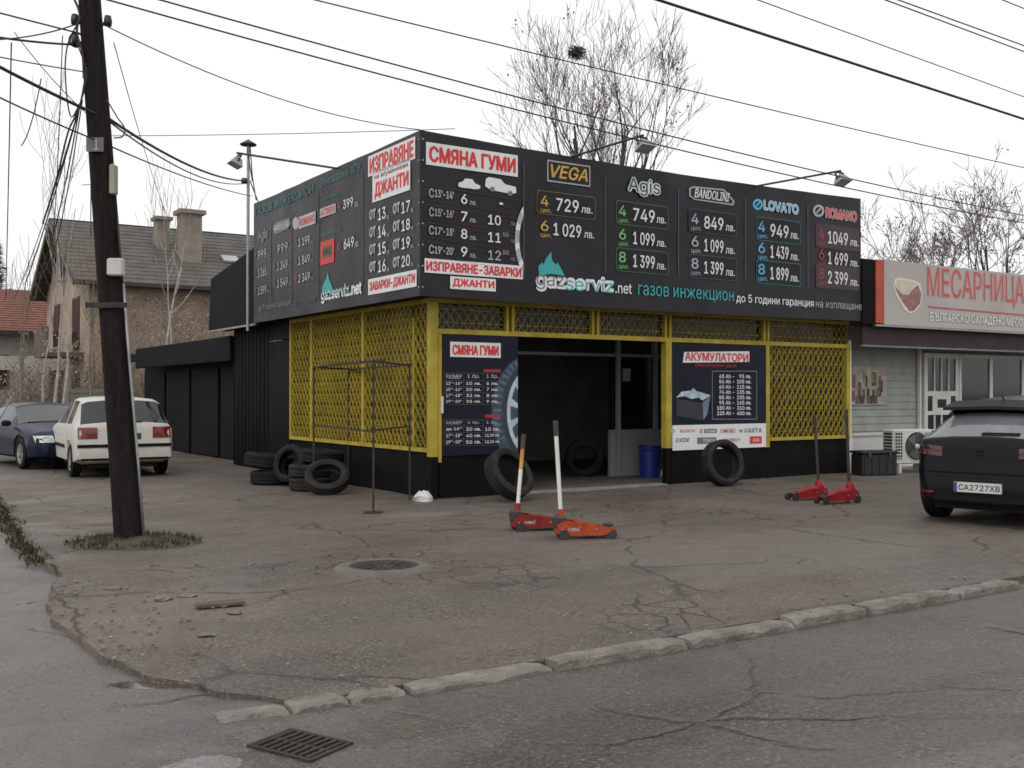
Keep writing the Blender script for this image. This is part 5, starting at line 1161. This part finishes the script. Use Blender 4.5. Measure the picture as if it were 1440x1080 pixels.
sp = MB(); 
vs = [(x_, y_ - 2.15, z_) for (y_, z_) in ((.44, 1.30), (.46, 1.335), (.82, 1.41), (.82, 1.375)) for x_ in (-.58, -.3, 0, .3, .58)]
vs = [(x_, y_ + .04 * abs(x_) ** 2 * 2, z_ + .02 * (1 - abs(x_) / .6)) for x_, y_, z_ in vs]
sp.add(vs, [(r_ * 5 + k, r_ * 5 + k + 1, ((r_ + 1) % 4) * 5 + k + 1, ((r_ + 1) % 4) * 5 + k) for r_ in range(4) for k in range(4)] + [(0, 5, 10, 15), (4, 19, 14, 9)]).build('roof_spoiler', PLB, sv.root, True, 30)
sv.patch('rear_wiper', PLB, -.02, .38, 1.03, 1.06, off=.025, n=6); sv.patch('badge', PLB, -.045, .045, .80, .86, off=.012)
npt = sv.patch('number_plate', mat('plate_white', (.52, .52, .50), .45, .05), -.26, .26, .39, .50, off=.03, n=2, shape=lambda u, v, x_, z_: (x_, z_))
vsn = npt.data.vertices; yref = min(v.co.y for v in vsn)
for v in vsn: v.co.y = yref if v.co.y < yref + .03 else yref + .06
part('plate_band', mat('plate_blue', (.02, .05, .22), .45, .1), npt, (-.258, -.222, yref - .003, yref + .0, .392, .498))
txt(npt, 'CA2727XB', FRONT(-yref), -.205, .245, .412, .478, VINYL, .02, lift=.002)
for s in (-1, 1):
    sv.patch('lamp_strip', TAIL, s * .45, s * .70, .835, .855, off=.016); sv.patch('tailgate_seam', PLB, s * .615, s * .622, .40, .93, off=.004, n=4)
sv.patch('tailgate_seam', PLB, -.61, .61, .555, .562, off=.006, n=8)
for s in (-1, 1): sv.patch('reflector', TAIL, s * .50, s * .66, .36, .385, off=.03)
MB().tube([(.0, -1.3, 1.40), (.0, -1.4, 1.47)], .008, 6).build('aerial', PLB, sv.root)
sh = Vector((.70, .715, 0)).normalized(); pc = Gp(1392, 738); sv.put(pc + sh * (2.15 - .35), sh)

# ------------------------------------------------------------------ houses at the back left
def hempty(name, label, cat, p): return empty(name, p, TH, label, cat)
hp = Dp(125, 553, 35); hp.z = 0
STUC = mat('brown_stucco', (.34, .27, .205), .9, .3, 1.2, .4, 20); ROOFM = mat('grey_roof', (.10, .086, .077), .85, .3, 2, .5, 10); WIN = glass('house_glass', (.02, .02, .022), .15, .5)
hs_ = hempty('stucco_house', 'brown stucco gabled house with tall chimneys behind the garages', 'house', hp)
HL_, HD_, EZ, RZ = 12.5, 8.0, 5.45, 7.75
MB().prism([(0, -.2), (HD_, -.2), (HD_, EZ), (HD_ / 2, RZ - .15), (0, EZ)], 0, HL_, Matrix(((0, 0, 1, 0), (1, 0, 0, 0), (0, 1, 0, 0), (0, 0, 0, 1)))).build('wall', STUC, hs_)
ov = .55; sl_ = (RZ - EZ) / (HD_ / 2)
for s in (0, 1):
    y0, y1 = (-ov, HD_ / 2) if s == 0 else (HD_ + ov, HD_ / 2); z0 = EZ - ov * sl_ + .1; z1 = RZ + .1
    n = 16
    for k in range(n):                                                 # courses of roofing, each lapping the next
        ta, tb = k / n, (k + 1) / n + .012; ya, yb = y0 + (y1 - y0) * ta, y0 + (y1 - y0) * tb; za, zb_ = z0 + (z1 - z0) * ta + .03, z0 + (z1 - z0) * tb
        MB().add([(-.6, ya, za), (HL_ + .4, ya, za), (HL_ + .4, yb, zb_), (-.6, yb, zb_), (-.6, ya, za - .06), (HL_ + .4, ya, za - .06)], [(0, 1, 2, 3), (4, 5, 1, 0)]).build('roof_course', ROOFM, hs_)
    MB().add([(-.62, y0, z0), (-.62, y1, z1), (-.62, y1, z1 - .2), (-.62, y0, z0 - .2), (-.57, y0, z0), (-.57, y1, z1), (-.57, y1, z1 - .2), (-.57, y0, z0 - .2)], [(0, 1, 2, 3), (4, 7, 6, 5), (3, 2, 6, 7), (0, 3, 7, 4)]).build('barge_board', mat('grey_board', (.16, .14, .125), .8, .2), hs_)
part('soffit', mat('soffit_brown', (.05, .04, .035), .8, .2), hs_, (-.5, HL_ + .3, -ov + .02, 0, EZ - .32, EZ - .26)); part('gutter', DSTEEL, hs_, (-.6, HL_ + .4, -ov - .1, -ov, EZ - .34, EZ - .22))
CHM = mat('chimney_render', (.24, .21, .175), .9, .2, 3, .4, 30)
c1 = part('chimney', CHM, hs_, (3.42, 4.14, 1.2, 1.9, 5.4, 8.05)); part('cap', CHM, c1, (3.30, 4.26, 1.08, 2.02, 8.05, 8.2))
c2 = part('chimney', CHM, hs_, (2.80, 3.25, 2.2, 2.75, 6, 7.9)); part('cap', CHM, c2, (2.70, 3.34, 2.1, 2.85, 7.9, 8.02))
sk = MB(); MB().bar((5.0, 1.55, EZ + 1.55 * sl_ + .2), (5.6, 1.55, EZ + 1.55 * sl_ + .2), .5, .08, up=(0, -sl_, 1)).build('skylight', mat('skylight_glass', (.35, .36, .37), .1, .1), hs_)
for (y_, z_, w_, h_) in ((1.6, 3.3, 1.0, 1.5), (5.2, 3.3, 1.1, 1.5), (1.6, .7, 1., 1.4), (4.0, 5.8, .8, .9)):
    f_ = part('window', mat('window_frame_brown', (.10, .075, .06), .7, .2), hs_, (-.05, .02, y_ - .08, y_ + w_ + .08, z_ - .08, z_ + h_ + .08)); part('pane', WIN, f_, (-.06, -.04, y_, y_ + w_ / 2 - .03, z_, z_ + h_), (-.06, -.04, y_ + w_ / 2 + .03, y_ + w_, z_, z_ + h_))
    part('sill', CHM, f_, (-.15, -.05, y_ - .12, y_ + w_ + .12, z_ - .14, z_ - .085))
bl_ = part('balcony', mat('balcony_brown', (.12, .09, .07), .85, .3), hs_, (-1.2, 0, .8, 3.2, 2.75, 2.9)); part('balustrade', MATS['balcony_brown'], bl_, (-1.2, -1.12, .8, 3.2, 2.9, 3.75)); 
MB().tube([(.4, 1.8, 7), (.4, 1.8, 9.2)], .02, 6).build('antenna', DSTEEL, hs_); MB().bar((.1, 1.8, 8.8), (.7, 1.8, 8.9), .02).build('antenna', DSTEEL, hs_)
# red roofed house
rp_ = Dp(78, 553, 44); rp_.z = 0
rh = hempty('red_roof_house', 'house with a red tiled roof at the far left edge', 'house', rp_)
REDT = mat('red_tiles', (.19, .085, .065), .85, .3, 4, .6, 16)
PLAS = mat('pale_plaster', (.36, .34, .31), .85, .15, 2)
MB().box(-14, 0, 0, 8, -.2, 4.2).build('wall', PLAS, rh)
n = 18
for k in range(n):
    ya, yb = -.6 + 4.6 * k / n, -.6 + 4.6 * (k + 1) / n + .05; za, zb_ = 4.05 + 2.1 * k / n + .04, 4.05 + 2.1 * (k + 1) / n
    MB().add([(-14.4, ya, za), (.4, ya, za), (.4, yb, zb_), (-14.4, yb, zb_), (-14.4, ya, za - .07), (.4, ya, za - .07)], [(0, 1, 2, 3), (4, 5, 1, 0)]).build('roof_course', REDT, rh)
MB().add([(-14.4, 4, 6.15), (.4, 4, 6.15), (.4, 8.6, 4.05), (-14.4, 8.6, 4.05)], [(0, 1, 2, 3)]).build('roof', REDT, rh); MB().add([(.0, 0, 4.2), (.0, 8, 4.2), (.0, 4, 6.1)], [(0, 1, 2)]).build('gable', PLAS, rh)
part('eave', DSTEEL, rh, (-14.4, .4, -.7, -.6, 3.9, 4.05))
for k in range(4):
    f_ = part('window', MATS['window_frame_brown'], rh, (-3.0 - k * 3, -1.8 - k * 3, -.05, .02, 1.7, 3.1)); part('pane', WIN, f_, (-2.9 - k * 3, -1.9 - k * 3, -.07, -.05, 1.8, 3.0))
# garden wall, gate and white balcony frame in front of it
gw = hempty('garden_wall', 'low mottled garden wall behind the parked cars', 'wall', Dp(0, 553, 33) * 1); gw.location.z = 0
part('panel', mat('old_wall', (.17, .155, .13), .9, .3, 1.5, .5, 20), gw, (-6, 4.3, 0, .2, -.2, 1.0)); part('coping', CONC, gw, (-6, 4.32, -.05, .25, 1.0, 1.1))
for k in range(5): part('pillar', MATS['old_wall'], gw, (-5.8 + k * 2.45, -5.45 + k * 2.45, -.08, .28, -.2, 1.35))
gt = hempty('garden_gate', 'grey green sheet metal garden gate behind the white car', 'gate', Dp(97, 553, 33)); gt.location.z = 0
part('leaf', mat('grey_green_metal', (.15, .16, .135), .6, .2), gt, (0, 1.15, -.02, .02, .1, 1.65))
for xx in (-.1, 1.16): part('post', CONC, gt, (xx, xx + .09, -.05, .05, -.2, 1.8))
for k in range(4): part('rib', MATS['grey_green_metal'], gt, (.02, 1.13, -.035, -.021, .25 + k * .42, .30 + k * .42))
tr = hempty('pergola', 'pale terrace canopy in front of the red roofed house', 'pergola', Dp(40, 553, 38)); tr.location.z = 0
PW = mat('pale_timber', (.42, .40, .36), .7, .15)
part('fascia', PW, tr, (-7, 1.8, -.1, .05, 2.35, 2.85)); part('roof', mat('canopy_roof', (.12, .11, .10), .8, .2), tr, (-7, 1.8, .05, 3, 2.6, 2.7)); MB().bar((-.9, -.05, .9), (.2, -.05, 2.35), .35, .1).build('brace', PW, tr)
for xx in (-6.8, -3.5, 1.6): part('post', PW, tr, (xx, xx + .15, 0, .15, -.2, 2.35))
part('parapet', PW, tr, (-7, 1.8, -.15, -.02, .85, 1.1))

# ------------------------------------------------------------------ trees
TREE_ENDS = {}
def make_tree(name, label, p, seed, stems, h, spread, lv, m, tm, cat='tree', r0=.12, fork=.4, dens=1., up_bias=.35, leaf=None, nleaf=0, group=None, tw=.012, minr=.01, leaf_s=.05):
    rr = random.Random(seed); t = empty(name, p, 0, label, cat, group); big = MB(); tw_ = MB(); ends = []
    def grow(p0, d, ln, r, level):
        k = 5 if level < 2 else 3; pts = [p0.copy()]; rad = [r]; q = p0.copy(); dd = d.copy()
        for i in range(k):
            dd = (dd + Vector((rr.uniform(-1, 1), rr.uniform(-1, 1), rr.uniform(-.6, 1))) * (.13 if level < 2 else .2) + Vector((0, 0, up_bias * .22))).normalized()
            q = q + dd * ln / k; pts.append(q.copy()); rad.append(max(minr, r * (1 - .72 * (i + 1) / k)))
        (big if level < 2 else tw_).tube(pts, rad, 7 if level < 2 else 4 if level < 3 else 3, cap=False)
        ends.append((q, level))
        if level >= lv: return
        nc = int((5 if level == 0 else 5 if level == 1 else 4) * dens + rr.random())
        for c in range(nc):
            f = rr.uniform(.3, 1.); i = min(k - 1, int(f * k)); s0 = pts[i].lerp(pts[i + 1], f * k - i); ax = (pts[i + 1] - pts[i]).normalized()
            pe = ax.cross(Vector((rr.uniform(-1, 1), rr.uniform(-1, 1), rr.uniform(-1, 1)))).normalized(); an = rr.uniform(.35, .85)
            grow(s0, (ax * math.cos(an) + pe * math.sin(an)).normalized(), ln * rr.uniform(.42, .68), max(minr, rad[i] * .55), level + 1)
    zf = h * fork
    if fork > 0: big.tube([(0, 0, -.2), (rr.uniform(-.1, .1), rr.uniform(-.1, .1), zf * .5), (0, 0, zf)], [r0 * 1.5, r0 * 1.25, r0 * 1.1], 10, cap=False)
    for s in range(stems):
        a = 2 * math.pi * (s + rr.uniform(-.3, .3)) / max(1, stems); sp_ = spread * rr.uniform(.5, 1.1) if stems > 1 else .05
        d = Vector((math.cos(a) * sp_, math.sin(a) * sp_, 1)).normalized(); grow(Vector((0, 0, zf - .05)), d, (h - zf) * rr.uniform(.72, .95), r0 * rr.uniform(.7, 1), 0)
    TREE_ENDS[t.name] = [Vector(p) + q_ for q_, _l in ends]
    big.build('trunk', m, t, True)
    tw_.build('crown', tm, t)
    if leaf:
        lf = MB()
        for _ in range(nleaf):
            q, l_ = rr.choice(ends)
            for k in range(6):
                c = q + Vector((rr.gauss(0, .12), rr.gauss(0, .12), rr.gauss(0, .12))); a = Vector((rr.uniform(-1, 1), rr.uniform(-1, 1), rr.uniform(-1, 1))).normalized() * leaf_s; b = a.cross(Vector((rr.uniform(-1, 1), rr.uniform(-1, 1), rr.uniform(-1, 1)))).normalized() * leaf_s * .6
                lf.add([c - a, c + b, c + a, c - b], [(0, 1, 2, 3)])
        lf.build('leaves', leaf, t)
    return t
BARK = mat('grey_bark', (.055, .048, .044), .9, .3, 4, .5, 20); TWIG = mat('twig_brown', (.13, .108, .098), .9, .25, 3); DEAD = mat('dead_leaf', (.10, .055, .032), .8, .4, 5); BIRCH = mat('birch_bark', (.34, .31, .28), .8, .4, 6); DRY = mat('dry_twig', (.17, .135, .10), .9, .3, 3)
tp = Dp(842, 553, 29); tp.z = 0
make_tree('bare_tree', 'tall bare tree with a nest rising behind the kiosk', tp, 8, 7, 9.9, .60, 4, BARK, TWIG, r0=.125, fork=.42, dens=.86, up_bias=.8, leaf=DEAD, nleaf=26, minr=.006)
np0 = Dp(800, 72, 29); np_ = min(TREE_ENDS['bare_tree'], key=lambda v: (v - np0).length + .0); mb = MB(); rr = random.Random(2)
for k in range(150):
    a = Vector((rr.gauss(0, 1), rr.gauss(0, 1), rr.gauss(0, .7))).normalized() * rr.uniform(.08, .20); d = Vector((rr.uniform(-1, 1), rr.uniform(-1, 1), rr.uniform(-.4, .4))).normalized() * .14; mb.bar(a - d, a + d, .014)
o = mb.build('bird_nest', BARK); o.location = np_; tag(o, 'dark round twig nest high in the bare tree', 'nest')
for (px, Y, h_, sd_, lb, fk) in ((1275, 34, 6.2, 21, 'low bare tree just right of the banner end', .45), (1350, 36, 7.0, 22, 'forked bare tree above the butcher sign', .4), (1425, 33, 7.3, 23, 'bare tree at the right edge above the butcher sign', .4), (1235, 40, 6.2, 24, 'faint small bare tree behind the banner end', .4)):
    q = Dp(px, 553, Y); q.z = 0; make_tree('bare_tree', lb, q, sd_, 5, h_, .75, 4, BARK, TWIG, r0=.08, fork=fk, dens=.72, up_bias=.3, leaf=DEAD, nleaf=60, group='bare trees behind the butcher shop', minr=.008, leaf_s=.045)
# birches and dry shrubs by the house
for (px, Y, h_, sd_, lb) in ((96, 30, 7.8, 31, 'slim pale birch left of the utility pole'), (82, 31, 7.4, 32, 'thin birch sapling at the house gable'), (229, 30, 7.2, 33, 'slim pale birch right of the utility pole'), (241, 31, 6.2, 34, 'second slim birch in front of the chimneys'), (60, 33, 6.2, 35, 'dry bare sapling left of the house gable'), (30, 32, 4.6, 36, 'bare spreading shrub tree in front of the pergola'), (128, 30, 5, 37, 'bare sapling by the house corner')):
    q = Dp(px, 553, Y); q.z = 0; make_tree('birch_tree', lb, q, sd_, 1 if h_ > 6 else 2, h_, .12, 2, BIRCH if h_ > 6 else DRY, DRY, r0=.042, fork=.3, dens=1.0, up_bias=1.6, group='birches by the stucco house', minr=.005)
def shrub(label, p, w_, d_, h_, n, m, leafm, nleaf, seed, ls=.05):
    rr = random.Random(seed); t = empty('dry_shrub', p, TH, label, 'shrub', 'dry shrubs by the stucco house'); s_ = MB(); lf = MB()
    for k in range(n):
        b = Vector((rr.uniform(-w_, w_), rr.uniform(-d_, d_), 0)); pts = [b]; d = Vector((rr.uniform(-.4, .4), rr.uniform(-.4, .4), 1)); hh = h_ * rr.uniform(.5, 1.05)
        for i in range(6): d = (d + Vector((rr.uniform(-.35, .35), rr.uniform(-.35, .35), rr.uniform(-.1, .25)))).normalized(); pts.append(pts[-1] + d * hh / 6)
        s_.tube(pts, [.018 * (1 - i / 8) for i in range(7)], 3, cap=False)
        for q in range(4):
            i = rr.randrange(1, 6); dd = Vector((rr.uniform(-1, 1), rr.uniform(-1, 1), rr.uniform(-.1, 1))).normalized() * h_ * .16; s_.tube([pts[i], pts[i] + dd * .5 + Vector((0, 0, .03)), pts[i] + dd], [.010, .008, .006], 3, cap=False)
    for k in range(nleaf):
        c = Vector((rr.uniform(-w_, w_) * 1.05, rr.uniform(-d_, d_) * 1.1, h_ * rr.uniform(.04, 1) ** .8)); a = Vector((rr.uniform(-1, 1), rr.uniform(-1, 1), rr.uniform(-1, 1))).normalized() * ls; b = a.cross(Vector((rr.uniform(-1, 1), rr.uniform(-1, 1), rr.uniform(-1, 1)))).normalized() * ls * .6
        lf.add([c - a, c + b, c + a, c - b], [(0, 1, 2, 3)])
    s_.build('stems', m, t); lf.build('leaves', leafm, t)
VINE = mat('brown_vine_leaf', (.25, .18, .125), .85, .3, 1.5); VINE2 = mat('tan_vine_leaf', (.30, .235, .175), .85, .25, 1.5)
q = hs_.location + Vector((ct * 5.5 + st * .5, st * 5.5 - ct * .5, 0)); shrub('tangle of dry brown creepers over the house wall', q, 5.4, .35, 4.9, 170, DRY, VINE, 5200, 5, .042)
q = hs_.location + Vector((ct * 7 + st * 1.6, st * 7 - ct * 1.6, 0)); shrub('tan dry thicket above the garage roof', q, 5.2, .8, 4.3, 170, DRY, VINE2, 5200, 6, .042)
q = Dp(88, 553, 34); q.z = 0; shrub('dry thicket between the two houses', q, 1.3, .6, 3.6, 50, DRY, VINE2, 400, 7)
q = Dp(25, 553, 33.5); q.z = 0; shrub('leafless hedge behind the blue car', q, 3.2, .6, 2.4, 150, DRY, VINE, 1500, 8)
# conifer at the far left
cp = Dp(-8, 553, 48); cp.z = 0; cf = empty('conifer', cp, 0, 'dark conifer at the far left edge above the red roof', 'tree'); rr = random.Random(77)
MB().tube([(0, 0, -.2), (0, 0, 9)], [.22, .04], 8).build('trunk', BARK, cf, True); lf = MB()
for k in range(5200):
    z_ = rr.uniform(1.2, 8.7); rm = (8.9 - z_) * .27 + .12; a = rr.uniform(0, 6.28); lay = .72 + .28 * math.sin(z_ * 7 + a * 2); q = rm * math.sqrt(rr.random()) * lay
    c = Vector((q * math.cos(a), q * math.sin(a), z_ - q * .25)); d = Vector((math.cos(a), math.sin(a), rr.uniform(-.5, .3))).normalized() * rr.uniform(.10, .24); s_ = d.cross(Vector((rr.uniform(-.3, .3), rr.uniform(-.3, .3), 1))).normalized() * .05
    lf.add([c - d * .4 - s_, c - d * .4 + s_, c + d], [(0, 1, 2)])
lf.build('crown', mat('conifer_needles', (.018, .030, .018), .8, .4, 2), cf)
# tree line far behind so that the street has an end
fr = MB(); rr = random.Random(5)
for k in range(9000):
    x_ = rr.uniform(-95, -18); y_ = 80 + rr.uniform(-6, 6); hh = 4.2 + 1.3 * mnoise.noise(Vector((x_ * .12, 0, 0))); z_ = hh * rr.random() ** .7
    c = Vector((x_, y_, z_)); a = Vector((rr.uniform(-1, 1), rr.uniform(-1, 1), rr.uniform(-1, 1))).normalized() * .35; b = a.cross(Vector((rr.uniform(-1, 1), rr.uniform(-1, 1), rr.uniform(-1, 1)))).normalized() * .18; fr.add([c - a, c + b, c + a, c - b], [(0, 1, 2, 3)])
tag(fr.build('far_scrub', mat('far_scrub_brown', (.09, .075, .055), .9, .35, .3)), 'brown winter scrub far behind the houses', kind='stuff')

flush_text()
